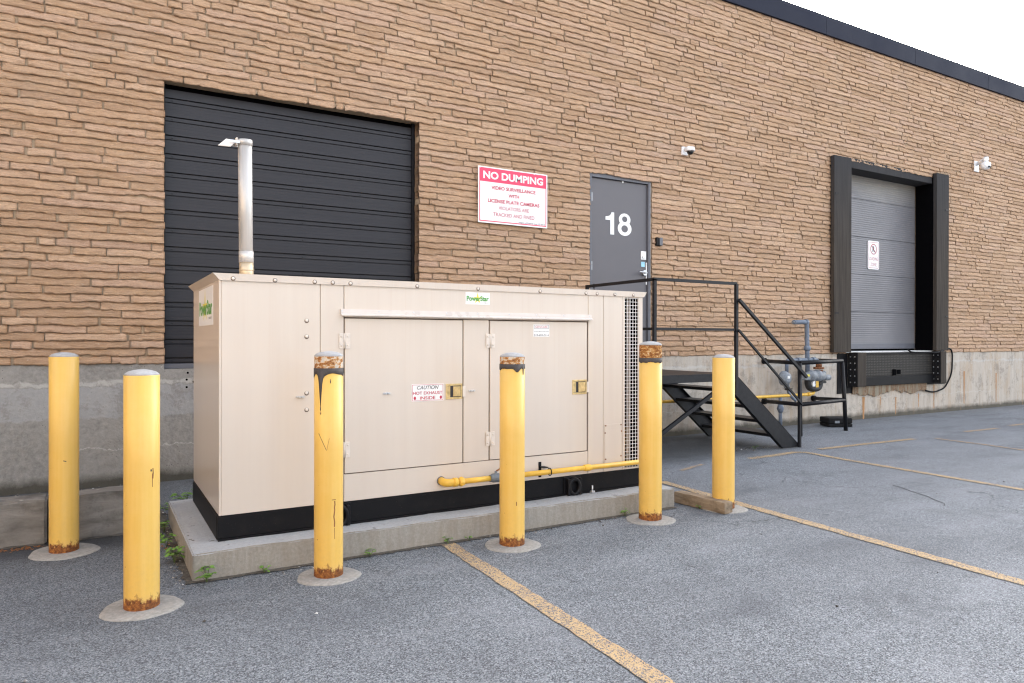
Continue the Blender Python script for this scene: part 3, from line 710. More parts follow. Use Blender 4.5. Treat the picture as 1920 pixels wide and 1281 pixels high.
# broken concrete nosing under the leveller, rust stained
m = MB(); N = 60; tp = []; bt = []
for i in range(N + 1):
    x = 10.56 + i * (12.66 - 10.56) / N; d = .392 + .018 * math.sin(i * .23 + 1) + .014 * math.sin(i * .61) + .010 * math.sin(i * 1.7 + 1) + random.uniform(-.006, .006) + (.03 if 26 < i < 44 else 0)
    bt.append((x, d))
for i, (x, d) in enumerate(bt): tp += [(x, -.007, .544), (x, -.034 + .006 * math.sin(i * .9), .540), (x, -.030 + .006 * math.sin(i * 1.3), d), (x, -.007, d + .010)]
m.add(tp, [(4 * i + k, 4 * i + k + 1, 4 * i + k + 5, 4 * i + k + 4) for i in range(N) for k in range(3)]); m.build('spalled_concrete', 'rust_conc', bld)
m = MB()
for (x, zt_, zb_, wd) in ((10.885, .36, .0, .07), (11.78, .33, .03, .03), (12.93, .50, .08, .035), (13.92, .72, .12, .05), (15.06, .66, .1, .04), (12.45, .36, .12, .025), (11.35, .35, .2, .02)):
    P = []; k = 14
    for i in range(k + 1): P.append((x + random.uniform(-.004, .004) - wd / 2 * (1 - .45 * i / k), zt_ + (zb_ - zt_) * i / k))
    Q = [(x + random.uniform(-.004, .004) + wd / 2 * (1 - .45 * i / k), zt_ + (zb_ - zt_) * i / k) for i in range(k + 1)]
    MB().add([(a, -.0078, b) for a, b in P + Q], [(i, i + 1, k + 2 + i, k + 1 + i) for i in range(k)]).build('rust_streak', 'streak', bld, False)

wing = empty('added_shade_wing', (-8, -14, 0), 'plain tan wing added out of view to shade the left of the yard', 'building')  # added wing, never in view, keeps light off the left side
MB().box(-13, -6.5, -26, -.5, -.2, 6.3).build('wall', 'mortar', wing)
MB().box(-13.05, -6.45, -26.05, -.45, 6.301, 6.55).build('coping', 'coping', wing)
# ================================================================== THINGS ON THE WALL
# no-dumping sign
sg = empty('warning_sign', (4.21, -.05, 2.95), 'white NO DUMPING sign with red header, left of the grey door', 'sign')
X0, X1, Z0, Z1 = 3.735, 4.668, 2.622, 3.262; yS = -.047
MB().box(X0, X1, yS, yS + .004, Z0, Z1, .001).build('sign_plate', 'white', sg)
def frame(m, a, b, c, d, t_, y): m.box(a, b, y, y + .0008, d - t_, d).box(a, b, y, y + .0008, c, c + t_).box(a, a + t_, y, y + .0008, c + t_, d - t_).box(b - t_, b, y, y + .0008, c + t_, d - t_); return m
frame(MB(), X0 + .016, X1 - .016, Z0 + .018, Z1 - .014, .010, yS - .0012).build('sign_border', 'red', sg)
MB().box(X0 + .026, X1 - .026, yS - .0010, yS - .0002, 3.092, Z1 - .024).build('sign_header', 'red', sg)
text('lettering', 'NO DUMPING', 'white', sg, 3.80, 4.605, 3.125, 3.212, yS - .0022, .035)
for (s_, a, b, c, d, mt, bo) in (('VIDEO SURVEILLANCE', 3.905, 4.500, 3.010, 3.052, 'red_text', .03), ('WITH', 4.130, 4.275, 2.935, 2.976, 'red_text', .03), ('LICENSE PLATE CAMERAS', 3.86, 4.555, 2.860, 2.902, 'red_text', .03),
                                 ('VIOLATORS ARE', 4.0, 4.410, 2.785, 2.827, 'pink_text', .01), ('TRACKED AND FINED', 3.93, 4.485, 2.708, 2.750, 'pink_text', .01), ('Region of Peel By Law 15-2013', 4.27, 4.630, 2.648, 2.672, 'ink', .0)):
    text('lettering', s_, mt, sg, a, b, c, d, yS - .0016, bo)
for (x, z) in ((3.76, 3.245), (4.48, 3.245), (4.2, 2.636)): MB().tube([(x, yS - .005, z), (x, yS + .03, z)], .006, 8).build('screw', 'zinc', sg)
# card reader
cr_ = empty('card_reader', (6.43, -.03, 2.59), 'small dark access box on the stone wall right of door 18', 'box')
MB().box(6.385, 6.475, -.055, -.012, 2.535, 2.645, .006).build('housing', 'black', cr_)
MB().box(6.425, 6.478, -.066, -.0555, 2.538, 2.642, .003).build('face_plate', 'door_frame', cr_)
# cameras
c1 = empty('security_camera', (6.90, -.1, 3.84), 'white dome camera with a dark bubble, mounted between door 18 and the loading dock', 'camera')
MB().box(6.845, 6.945, -.045, -.010, 3.792, 3.905, .006).build('mounting_plate', 'white_plastic', c1)
MB().tube(route([(6.895, -.045, 3.872), (6.895, -.12, 3.872)], .02), .028, 14).lathe((6.875, -.155, 3.82), [(.030, .052), (.055, .047), (.062, .030), (.064, .0), (.060, -.004)], 28).build('housing', 'white_plastic', c1)
MB().lathe((6.875, -.155, 3.815), [(.045, .0), (.044, -.012), (.034, -.032), (.018, -.043), (.002, -.046)], 24).build('dome', 'glass_black', c1)
c2 = empty('security_camera', (14.27, -.15, 4.57), 'white turret camera on an angled arm, right of the loading dock', 'camera')
MB().box(14.215, 14.365, -.035, -.010, 4.455, 4.655, .008).build('mounting_plate', 'white_plastic', c2)
MB().tube([(14.29, -.035, 4.60), (14.25, -.12, 4.615), (14.13, -.27, 4.63)], .034, 14).tube([(14.12, -.27, 4.655), (14.12, -.27, 4.555)], .042, 16).build('arm', 'white_plastic', c2)
hd = MB().lathe((14.12, -.27, 4.485), [(.055, .075), (.078, .06), (.082, .03), (.082, .005), (.07, -.03), (.045, -.055), (.01, -.062)], 28).build('camera_head', 'white_plastic', c2)
MB().tube([(14.075, -.345, 4.462), (14.070, -.350, 4.456)], .017, 12).build('lens', 'glass_black', hd); MB().tube([(14.128, -.350, 4.462), (14.124, -.355, 4.456)], .014, 12).build('lens', 'glass_black', hd)

# loading-zone sign
lz = empty('parking_sign', (11.6, .29, 2.76), 'small white and red LOADING ZONE plate on the grey dock door', 'sign')
m = MB(); a, b, c, d, r_ = 11.445, 11.765, 2.515, 3.005, .035; poly = []
for (cx, cz, s0) in ((b - r_, d - r_, 0), (a + r_, d - r_, 90), (a + r_, c + r_, 180), (b - r_, c + r_, 270)):
    for k in range(5): an = rad(s0 + k * 22.5); poly.append((cx + r_ * math.cos(an), cz + r_ * math.sin(an)))
m.prism(poly, 'y', .2900, .2945); m.build('sign_plate', 'white', lz)
frame(MB(), a + .022, b - .022, c + .022, d - .022, .007, .2885).build('sign_border', 'signred2', lz)
m = MB(); N = 36; cx, cz = 11.605, 2.862
for (ro, ri) in ((.092, .076),):
    vs = [(cx + rr * math.cos(2 * math.pi * i / N), .2878, cz + rr * math.sin(2 * math.pi * i / N)) for rr in (ro, ri) for i in range(N)]
    m.add(vs, [(i, (i + 1) % N, N + (i + 1) % N, N + i) for i in range(N)])
m.bar((cx - .056, .2868, cz + .056), (cx + .056, .2868, cz - .056), .0006, .013, (0, 1, 0)); m.build('prohibition_ring', 'signred2', lz, False)
text('lettering', 'R', 'ink', lz, 11.575, 11.636, 2.815, 2.912, .2874, .03)
text('lettering', 'LOADING', 'signred2', lz, 11.478, 11.735, 2.668, 2.725, .2884, .0)
text('lettering', 'ZONE', 'signred2', lz, 11.52, 11.69, 2.568, 2.628, .2884, .0)

# power cable of the dock leveller
cb = MB().tube(route([(12.02, -.07, 1.135), (12.10, -.075, 1.085), (12.70, -.20, 1.078), (13.25, -.05, 1.13), (13.40, -.04, 1.15), (13.475, -.035, 1.06), (13.455, -.035, .69), (13.23, -.035, .43), (12.87, -.035, .365), (12.62, -.03, .41)], .12), .013, 10).build('cable', 'black_matte')
tag(cb, 'black cable looping down the concrete at the right of the dock', 'cable')

# ================================================================== CONCRETE PAD AND CURBS
PADBOX = (.449, 3.88, -3.066, -1.60, -.05, .1475)

def rough_box(name, x0, x1, y0, y1, z0, z1, mat, amp=.006, rot=None, step=.06, bev=.012):
    bm = bmesh.new(); bmesh.ops.create_cube(bm, size=1.0)
    for v in bm.verts: v.co = Vector((x0 + (v.co.x + .5) * (x1 - x0), y0 + (v.co.y + .5) * (y1 - y0), z0 + (v.co.z + .5) * (z1 - z0)))
    bmesh.ops.bevel(bm, geom=list(bm.edges), offset=bev, segments=2, affect='EDGES')
    nseg = int(max(x1 - x0, y1 - y0) / step)
    ax = 0 if (x1 - x0) > (y1 - y0) else 1; lo = (x0, y0)[ax]; hi = (x1, y1)[ax]
    for i in range(1, nseg):
        co = [0, 0, 0]; co[ax] = lo + (hi - lo) * i / nseg; no = [0, 0, 0]; no[ax] = 1
        bmesh.ops.bisect_plane(bm, geom=list(bm.verts) + list(bm.edges) + list(bm.faces), plane_co=co, plane_no=no)
    for v in bm.verts:
        s = math.sin(v.co.x * 7 + v.co.z * 5) + math.sin(v.co.y * 9 + v.co.x * 13)
        v.co.y += amp * .4 * s + random.uniform(-amp, amp) * .35; v.co.z += random.uniform(-amp, amp) * .4 + (amp * .5 * math.sin(v.co.x * 11) if v.co.z > z0 + .05 else 0)
    if rot is not None:
        for v in bm.verts: v.co = rot @ v.co
    bm.verts.index_update(); m = MB(); m.add([v.co.copy() for v in bm.verts], [[v.index for v in f.verts] for f in bm.faces]); bm.free()
    return m.build(name, mat)
tag(rough_box('concrete_pad', *PADBOX, 'pad', .0045, None, .045, .007), 'low grey concrete pad under the beige generator', 'concrete pad')
o = rough_box('curb_timber', -2.35, -.262, -1.845, -1.63, 0, .285, 'old_wood', .010); tag(o, 'long grey weathered timber on the ground, left of the rearmost yellow bollard', 'timber', 'weathered timbers laid end to end by the wall')
o = rough_box('curb_timber', -.225, .262, -1.850, -1.64, 0, .290, 'old_wood', .009); tag(o, 'grey weathered timber on the ground between the two left bollards', 'timber', 'weathered timbers laid end to end by the wall')
# brown off-cut at the pad corner
ang = math.atan2(-3.44 + 2.955, 4.02 - 3.972); R3 = Matrix.Translation((3.972, -2.955, 0)) @ Matrix.Rotation(ang, 4, 'Z')
o = rough_box('timber_offcut', 0, .49, 0, .095, .003, .088, 'brown_wood', .003, R3, .05, .004); tag(o, 'short brown timber block lying between the pad corner and the last bollard', 'timber')

# ================================================================== BOLLARDS
def wob(seed, amp):
    ph = [random.Random(seed + i).uniform(0, 6.28) for i in range(5)]
    return lambda a, z: 1 + amp * (math.sin(a * 2 + ph[0]) * .5 + math.sin(a * 3 + ph[1]) * .5 + math.sin(a * 5 + ph[2]) * .35 + math.sin(a * 9 + ph[3]) * .15)
def band(c, r, z0, z1, low, t_=.0016, n=96):
    """thin shell round a post whose lower edge follows low(angle)"""
    m = MB(); vs = []
    for j in range(n):
        a = 2 * math.pi * j / n; zl = low(a)
        for (rr, zz_) in ((r - .001, z1), (r + t_, z1), (r + t_, zl + .003), (r - .001, zl)): vs.append((c[0] + rr * math.cos(a), c[1] + rr * math.sin(a), zz_))
    return m.add(vs, [(4 * j + k, 4 * ((j + 1) % n) + k, 4 * ((j + 1) % n) + k + 1, 4 * j + k + 1) for j in range(n) for k in range(3)], True)
BOL = [  # x, y, r, rim height, footing r, rust band (top,bottom) or None, tape bottom, label
    (-.162, -2.081, .0790, 1.187, .185, None, 'yellow post at the far left, standing back by the grey timbers'),
    (.195, -3.335, .0785, 1.122, .175, None, 'nearest yellow post, left of the concrete pad with a rusty foot'),
    (1.103, -3.329, .0775, 1.203, .165, (1.139, 1.112, 'rustband'), 'yellow post with a long black drip under its rusty collar'),
    (2.269, -3.322, .0795, 1.187, .172, (1.142, 1.112, 'rustband'), 'yellow post with a narrow rusty collar, standing before the right cabinet door'),
    (3.449, -3.274, .0815, 1.257, .172, (1.166, 1.135, 'rustdense'), 'yellow post with a tall heavily rusted collar by the wire grille'),
    (4.169, -3.289, .0835, 1.158, .172, None, 'plain yellow post beyond the pad, with a brown timber at its foot'),
]
for i, (x, y, r, h, fr, rb_, lab) in enumerate(BOL):
    b = empty('bollard', (x, y, 0), lab, 'bollard', 'yellow steel bollards guarding the generator')
    lx, ly = random.uniform(-.004, .004), 0
    top = rb_[1] if rb_ else h
    MB().lathe((x, y, 0), [(r, -.05), (r, .0), (r * 1.004, .01), (r, .03), (r, .3), (r, .7), (r, top)], 56).build('post', 'post', b)
    if rb_:
        zt_, zb_, mt = rb_
        MB().lathe((x, y, 0), [(r * .985, zb_ - .002), (r * .985, zt_), (r * .985, h - .004), (r * .97, h)], 56, wob=wob(40 + i, .006)).build('rusty_collar', mt, b)
        ca = math.atan2(-7.2 - y, -x)     # towards where the yard is
        if i == 2:
            def low(a, c_=ca):
                d = (a - c_ + math.pi) % (2 * math.pi) - math.pi
                drip = .165 * math.exp(-abs((d + .58) / .10) ** 1.6) + .02 * math.exp(-((d + .58) / .30) ** 2) + .018 * math.exp(-((d + 1.4) / .25) ** 2) + .013 * math.exp(-((d - 1.25) / .15) ** 2)
                return zb_ - .006 - .004 * math.sin(5 * a) - drip
        elif i == 3:
            def low(a, c_=ca):
                d = (a - c_ + math.pi) % (2 * math.pi) - math.pi
                return zb_ + .002 - .022 * math.exp(-((d - .35) / .28) ** 2) - .060 * math.exp(-((d - 1.02) / .06) ** 2) - .004 * math.sin(7 * a) - .01 * math.exp(-((d + 1.2) / .3) ** 2)
        else:
            def low(a): return zb_ - .003 - .004 * math.sin(4 * a + 1) - .003 * math.sin(9 * a)
        band((x, y), r, 0, zt_, low).build('black_tape', 'tar', b)
        if i == 2:
            dr_ = MB()
            for (dd0, zz_, hh) in ((-.575, .925, .016), (-.58, .898, .006), (.12, 1.07, .012)):
                a = ca + dd0; px, py = x + (r + .0008) * math.cos(a), y + (r + .0008) * math.sin(a)
                dr_.tube([(px, py, zz_ - hh), (px, py, zz_ - hh * .3), (px, py, zz_ + hh)], [.001, .0028, .001], 6)
            dr_.build('drip', 'tar', b)
    MB().lathe((x, y, h), [(r * .96, -.003), (r * .985, .001), (r * .96, .006), (r * .78, .0165), (r * .5, .0235), (r * .2, .027), (.001, .0275)], 40, wob=wob(90 + i, .008)).build('cap', 'cap', b)
    MB().lathe((x, y, 0), [(fr, -.02), (fr, .002), (fr * .98, .005), (r * 1.6, .008), (r * .9, .012)], 72, wob=wob(130 + i, .055)).build('footing', 'footing', b)
# scratches and rust runs on individual posts
def mark(i, pts, wd, mt='rust'):
    x, y, r = BOL[i][:3]; ca = math.atan2(-7.2 - y, -x); m = MB()
    P = [Vector((x + (r + .0004) * math.cos(ca + a), y + (r + .0004) * math.sin(ca + a), z)) for a, z in pts]
    for k in range(len(P) - 1): m.bar(P[k], P[k + 1], .0016, wd, (P[k] - Vector((x, y, P[k].z))).normalized())
    par = [o_ for o_ in COL.objects if o_.name.startswith('bollard') and (o_.location - Vector((x, y, 0))).length < .01][0]
    m.build('scratch', mt, par)
mark(2, [(-.72, .79), (-.45, .75), (-.15, .70)], .0022, 'tar'); mark(2, [(-.12, .70), (-.05, .73), (.05, .765)], .0012)
mark(2, [(.42, .425), (.44, .405), (.40, .39), (.42, .375), (.36, .34), (.42, .31), (.40, .285)], .0055); mark(2, [(.22, .432), (.50, .432)], .0035); mark(2, [(.41, .28), (.42, .22)], .002)
mark(1, [(.52, .955 - .28), (.53, .665)], .006, 'tar'); mark(1, [(.64, .68), (.66, .655), (.64, .63)], .004); mark(1, [(.60, .655), (.60, .59)], .002)
mark(0, [(-.05, .565), (.15, .560)], .005, 'tar')
mark(3, [(.35, .29), (.36, .265)], .004)

# ================================================================== GENERATOR
YF = -2.87; YB = -1.67; GX0, GX1 = .607, 3.722; GZ0, GZ1 = .290, 1.632
gen = empty('generator', (2.16, -2.27, .148), 'large beige standby generator enclosure with an exhaust stack on a concrete pad', 'generator')
# enclosure: dark backing box plus separate sheet panels with gaps between them
MB().box(GX0 + .02, 3.50, YF + .014, YB - .014, GZ0 + .004, GZ1 - .002).build('inner_frame', 'seam', gen)
def sheet(name, a, b, c, d, y=YF, th=.013, mat='cream', par=gen, bev=.0022): return MB().box(a, b, y, y + th, c, d, bev).build(name, mat, par)
side_panel = MB().box(GX0, GX0 + .013, YF + .0005, YB, GZ0, GZ1, .002).box(GX0 + .0135, 3.50, YB - .013, YB, GZ0, GZ1).build('side_panel', 'cream', gen)
sheet('front_panel', GX0 + .0135, 1.1805, GZ0, GZ1); sheet('front_panel', 1.1835, 1.327, GZ0, GZ1)
sheet('front_panel', 1.3305, 3.1905, 1.4315, GZ1); sheet('front_panel', 1.3305, 3.1905, GZ0, .4585)
sheet('centre_post', 2.1525, 2.3465, .463, 1.4275)
sheet('front_panel', 3.1945, 3.3345, GZ0, GZ1); sheet('front_panel', 3.3375, 3.5225, GZ0, GZ1)
dL = sheet('cabinet_door', 1.3335, 2.1435, .4645, 1.4245, YF - .003, .014); dR = sheet('cabinet_door', 2.3545, 3.1800, .4645, 1.4245, YF - .003, .014)
sheet('access_panel', 3.346, 3.512, .315, .650, YF - .0035, .003, 'cream')
m = MB()
for (x, z) in ((3.355, .640), (3.503, .640), (3.350, .585), (3.508, .590), (3.355, .385), (3.503, .40), (3.360, .325)): MB().tube([(x, YF - .008, z), (x, YF - .003, z)], .0055, 8).build('bolt', 'rust', gen)
# drip rail
m = MB(); m.prism([(YF - .0005, 1.482), (YF - .012, 1.482), (YF - .016, 1.456), (YF - .034, 1.446), (YF - .034, 1.440), (YF - .0005, 1.447)], 'x', 1.305, 3.215)
rl = m.build('drip_rail', 'rail', gen)
m = MB()
for x in (1.312, 1.549, 1.784, 2.020, 2.252, 2.501, 2.726, 2.961, 3.193): MB().tube([(x, YF - .017, 1.470), (x, YF - .011, 1.470)], .0045, 8).build('screw', 'zinc', rl)
# hinges
def hinge(x, z0, par):
    m = MB().box(x - .034, x - .006, YF - .0075, YF - .0033, z0, z0 + .096, .001).box(x + .006, x + .034, YF - .0095, YF - .0033, z0, z0 + .096, .001).tube([(x, YF - .007, z0 + .001), (x, YF - .007, z0 + .095)], .0055, 10)
    h_ = m.build('hinge', 'hinge', par); s_ = MB()
    for dx in (-.020, .020):
        for dz in (.020, .076): s_.tube([(x + dx, YF - .014, z0 + dz), (x + dx, YF - .0075, z0 + dz)], [.0045, .0062], 10)
    return m
for (x, z0, par) in ((1.331, 1.237, dL), (1.331, .564, dL), (2.356, 1.238, dR), (2.356, .563, dR)):
    m = MB().box(x - .034, x - .006, YF - .0075, YF - .0033, z0, z0 + .096, .001).box(x + .006, x + .034, YF - .0095, YF - .0033, z0, z0 + .096, .001).tube([(x, YF - .007, z0 + .001), (x, YF - .007, z0 + .095)], .0055, 10)
    for dx in (-.020, .020):
        for dz in (.020, .076): m.tube([(x + dx, YF - .0145, z0 + dz), (x + dx, YF - .0075, z0 + dz)], [.0040, .0065], 10)
    m.build('hinge', 'hinge', par)
# recessed paddle latches
def latch(xa, xb, za, zb, par):
    y = YF - .0035; m = MB()
    m.box(xa, xb, y - .004, y, za, za + .014, .001).box(xa, xb, y - .004, y, zb - .014, zb, .001).box(xa, xa + .008, y - .004, y, za + .014, zb - .014).box(xb - .010, xb, y - .004, y, za + .014, zb - .014)
    l_ = m.build('latch', 'brass', par)
    MB().box(xa + .008, xb - .010, y - .0006, y + .0, za + .014, zb - .014).build('recess', 'ink', l_)
    MB().box(xa + .054, xb - .014, y - .0060, y - .0010, za + .018, zb - .019, .001).box(xa + .009, xa + .032, y - .0030, y - .0010, za + .016, zb - .016).build('paddle', 'brass', l_)
    MB().box(xb + .004, xb + .024, YF - .006, YF - .0005, za + .012, zb - .018, .001).build('strike', 'hinge', par)
latch(2.018, 2.140, .895, .999, dL); latch(3.045, 3.174, .889, .998, dR)
for (x, z, p_) in ((1.062, .949, gen), (1.604, .951, dL), (2.213, .947, gen)):
    MB().box(x - .024, x + .024, YF - .0075, YF - .003, z - .006, z + .006, .001).tube([(x - .006, YF - .016, z), (x - .006, YF - .007, z)], .007, 10).tube([(x + .010, YF - .022, z), (x + .010, YF - .007, z)], .005, 10).build('padlock_hasp', 'zinc', p_)
# dome rivets
m = MB()
for z in (1.408, 1.312, .972, .872): MB().tube([(1.100, YF - .0065, z), (1.100, YF - .005, z), (1.100, YF + .0, z)], [.0045, .009, .011], 12).build('rivet', 'hinge', gen); MB().tube([(1.100, YF - .0008, z - .002), (1.100, YF + .001, z - .002)], .0135, 14).build('washer', 'seam', gen)
# roof cap: flat top wider than the body, lips sloping back in to the walls
ox = .034; zt_ = 1.6695; zl = 1.6285
tp = [(GX0 - ox, YF - ox), (GX1 + ox, YF - ox), (GX1 + ox, YB + ox), (GX0 - ox, YB + ox)]; lo_ = [(GX0 - .003, YF - .003), (GX1 + .004, YF - .003), (GX1 + .004, YB + .003), (GX0 - .003, YB + .003)]
# the visible front lip of the photo is near vertical: keep the slope on the short sides, front lip almost plumb
tp = [(GX0 - ox, YF - .012), (GX1 + ox, YF - .012), (GX1 + ox, YB + .03), (GX0 - ox, YB + .03)]; lo_ = [(GX0 + .004, YF - .0105), (GX1 + .006, YF - .0105), (GX1 + .006, YB + .003), (GX0 + .004, YB + .003)]
m = MB(); m.add([(*p, zt_) for p in tp] + [(*p, zl) for p in lo_] + [(GX0 + .010, YF + .0, zl), (GX1 - .0, YF + .0, zl), (GX1, YB, zl), (GX0 + .010, YB, zl)],
      [(0, 1, 2, 3), (0, 4, 5, 1), (1, 5, 6, 2), (2, 6, 7, 3), (3, 7, 4, 0), (4, 8, 9, 5), (5, 9, 10, 6), (6, 10, 11, 7), (7, 11, 8, 4)])
m.box(GX0 + .013, GX1 - .003, YF + .001, YB - .001, GZ1 + .0005, zt_ - .003)
cap = m.build('roof_cap', 'cream', gen)
m = MB()
for x in (.681, .913, 1.145, 1.255, 1.366, 1.810, 2.256, 2.757, 3.163, 3.267, 3.435, 3.619):
    MB().tube([(x, YF - .0175, 1.6415), (x, YF - .0145, 1.6415), (x, YF - .0115, 1.6415)], [.005, .0085, .0100], 12).build('screw', 'hinge', cap); MB().tube([(x, YF - .0122, 1.6408), (x, YF - .0112, 1.6408)], .0128, 14).build('washer', 'seam', cap)
for x in (1.0, 1.25, 2.0, 2.3): MB().box(x - .008, x + .008, YF + .05, YF + .066, zt_, zt_ + .006, .002).build('screw', 'hinge', cap)
# wire grille window at the right end
MB().box(3.5245, 3.543, YF, YF + .02, GZ0, GZ1, .001).box(3.684, GX1, YF, YF + .02, GZ0, GZ1, .001).box(3.5435, 3.6835, YF, YF + .02, GZ0, .302).box(3.5435, 3.6835, YF, YF + .02, 1.622, GZ1).build('grille_frame', 'cream', gen)
MB().box(3.500, 3.521, YF + .02, YB, GZ0, GZ1).build('end_panel', 'dark', gen); MB().box(3.706, GX1 - .001, YF + .0205, YB, GZ0, GZ1 - .001).build('end_panel', 'cream', gen)  # first panel coloured black for the shade inside the grille
MB().box(3.5215, 3.7055, YF + .25, YF + .312, GZ0, 1.62).box(3.6995, 3.7055, YF + .0205, YF + .249, GZ0, 1.62).box(3.5215, 3.699, YF + .0205, YF + .249, GZ0, GZ0 + .01).build('recess_lining', 'dark', gen)  # black lining paints the recess behind the grille as shaded
MB().box(3.638, 3.648, YF + .06, YF + .10, .301, 1.62).build('inner_stay', 'cream', gen)
MB().tube([(3.615, YF + .12, .301), (3.615, YF + .12, .60)], .024, 14).build('yellow_upright', 'gas_yellow', gen)  # yellow tube low behind the grille
m = MB()
for i in range(6): x = 3.5435 + i * .0277; m.tube([(x, YF + .004, .300), (x, YF + .004, 1.624)], .0022, 6, False)
z = .315
while z < 1.62: m.tube([(3.541, YF + .0075, z), (3.686, YF + .0075, z)], .0022, 6, False); z += .0277
m.build('wire_grille', 'white', gen)
# skid
sk = MB().box(GX0 - .006, GX1 - .02, YF - .001, YF + .03, .160, .286, .002).box(GX0 - .006, GX1 - .02, YF - .012, YF + .03, .1485, .1595, .001).box(GX0 - .008, GX0 + .03, YF + .031, YB - .02, .1485, .286, .002).box(GX0 + .031, GX1 - .03, YF + .031, YB - .021, .150, .280).build('skid', 'black_steel', gen)
def lug(x, par):
    m = MB(); y = YF - .006
    m.box(x - .075, x + .075, y - .005, y + .004, .149, .284, .002)
    a0 = [(x + .045 * math.cos(rad(q)), .214 + .055 * math.sin(rad(q))) for q in range(0, 360, 20)]
    pts = [(p[0], y - .030, p[1]) for p in a0]; m.tube(pts + [pts[0], pts[1]], .014, 8, False)
    m.box(x - .062, x - .040, y - .040, y - .005, .152, .275, .003).box(x + .040, x + .062, y - .040, y - .005, .152, .275, .003)
    return m.build('lifting_lug', 'black', par)
lug(3.045, sk); lug(1.295, sk)
MB().tube([(3.215, YF - .025, .149), (3.215, YF - .025, .205)], .006, 8).box(3.200, 3.230, YF - .040, YF - .013, .1485, .165, .002).build('anchor_bolt', 'zinc', sk)
# exhaust stack
st = MB().tube([(.859, -2.26, 1.82), (.852, -2.26, 2.572)], .0435, 32).tube([(.8525, -2.26, 2.566), (.852, -2.26, 2.602)], .0465, 32).tube([(.861, -2.26, 1.80), (.860, -2.26, 1.872)], .0465, 32).build('exhaust_stack', 'steel_pipe', gen)
MB().tube([(.863, -2.26, 1.665), (.861, -2.26, 1.800)], .0445, 32).tube([(.8622, -2.26, 1.745), (.862, -2.26, 1.753)], .0475, 32).build('stack_collar', 'steel_warm', st)
MB().box(.7950, .8045, -2.28, -2.24, 2.56, 2.61).add([(.678, -2.33, 2.531), (.751, -2.33, 2.534), (.811, -2.22, 2.604), (.742, -2.22, 2.608), (.678, -2.327, 2.5275), (.751, -2.327, 2.5305), (.811, -2.217, 2.6005), (.742, -2.217, 2.6045)], [(0, 1, 2, 3), (7, 6, 5, 4), (0, 4, 5, 1), (1, 5, 6, 2), (2, 6, 7, 3), (3, 7, 4, 0)]).build('rain_flap', 'hinge', st)
MB().box(.745, .815, -2.300, -2.296, 2.568, 2.586, .002).build('flap_bracket', 'zinc', st); MB().box(.745, .815, -2.212, -2.207, 2.565, 2.590, .002).build('flap_bracket', 'zinc', st)
# stickers
def star(m, cx, cz, ro, ri, y, face='-y', sx=1.0, up=1.25):
    P = []
    for k in range(10):
        r_ = ro if k % 2 == 0 else ri; a = math.pi / 2 + k * math.pi / 5; P.append((cx + sx * r_ * math.cos(a), cz + r_ * math.sin(a) * (up if k == 0 else 1)))
    if face == '-y': vs = [(cx, y, cz)] + [(p[0], y, p[1]) for p in P]
    else: vs = [(y, cx, cz)] + [(y, p[0], p[1]) for p in P]
    return m.add(vs, [(0, 1 + k, 1 + (k + 1) % 10) for k in range(10)])
s1 = MB().box(2.166, 2.352, YF - .0012, YF - .0002, 1.534, 1.616).build('logo_sticker', 'white', gen)
star(MB(), 2.258, 1.572, .036, .014, YF - .0016).build('logo_star', 'yellow_print', s1, False)
text('lettering', 'PowerStar', 'green', s1, 2.174, 2.344, 1.557, 1.592, YF - .0020, .04)
text('lettering', 'ENERGY', 'ink', s1, 2.306, 2.340, 1.543, 1.549, YF - .0020)
s2 = MB().box(GX0 - .0012, GX0 - .0002, -2.640, -1.978, 1.381, 1.617).build('logo_sticker', 'white', gen)
star(MB(), -2.29, 1.492, .098, .034, GX0 - .0016, '-x', 1.35).build('logo_star', 'yellow_print', s2, False)
text('lettering', 'PowerStar', 'green', s2, -2.010, -2.612, 1.445, 1.540, GX0 - .0020, .04, '-x')
text('lettering', 'ENERGY', 'ink', s2, -2.46, -2.59, 1.418, 1.432, GX0 - .0020, 0, '-x')
s3 = MB().box(1.775, 2.002, YF - .0042, YF - .0032, .890, 1.003).build('warning_sticker', 'white', dL)
frame(MB(), 1.779, 1.998, .894, .999, .0022, YF - .0048).build('border', 'red_text', s3)
text('lettering', 'CAUTION', 'ink', s3, 1.812, 1.966, .968, .992, YF - .0048, .005, '-y', .25)
text('lettering', 'HOT EXHAUST', 'red_text', s3, 1.784, 1.993, .934, .954, YF - .0048, .015); text('lettering', 'INSIDE', 'red_text', s3, 1.833, 1.942, .901, .922, YF - .0048, .015)
m = MB()
for cx in (1.797, 1.982):
    P = [(cx + .008 * math.sin(q) * (1 - .4 * math.cos(q)), .909 - .010 * math.cos(q)) for q in [k * math.pi / 6 for k in range(12)]]
    m.add([(cx, YF - .0048, .909)] + [(p[0], YF - .0048, p[1] + (.004 if abs(p[1] - .919) < .002 else 0)) for p in P], [(0, 1 + k, 1 + (k + 1) % 12) for k in range(12)])
m.build('flame_mark', 'red_text', s3, False)
s4 = MB().box(2.706, 2.842, YF - .0042, YF - .0032, 1.316, 1.403).build('service_sticker', 'white', dR)
frame(MB(), 2.712, 2.836, 1.374, 1.399, .0014, YF - .0048).build('border', 'ink', s4)
text('lettering', 'GEN/CARE', 'pink_text', s4, 2.722, 2.826, 1.379, 1.394, YF - .0048); text('lettering', 'www.gencare.com', 'ink', s4, 2.712, 2.836, 1.349, 1.357, YF - .0048)
text('lettering', '519-659-7114', 'ink', s4, 2.712, 2.836, 1.320, 1.333, YF - .0048, .01)

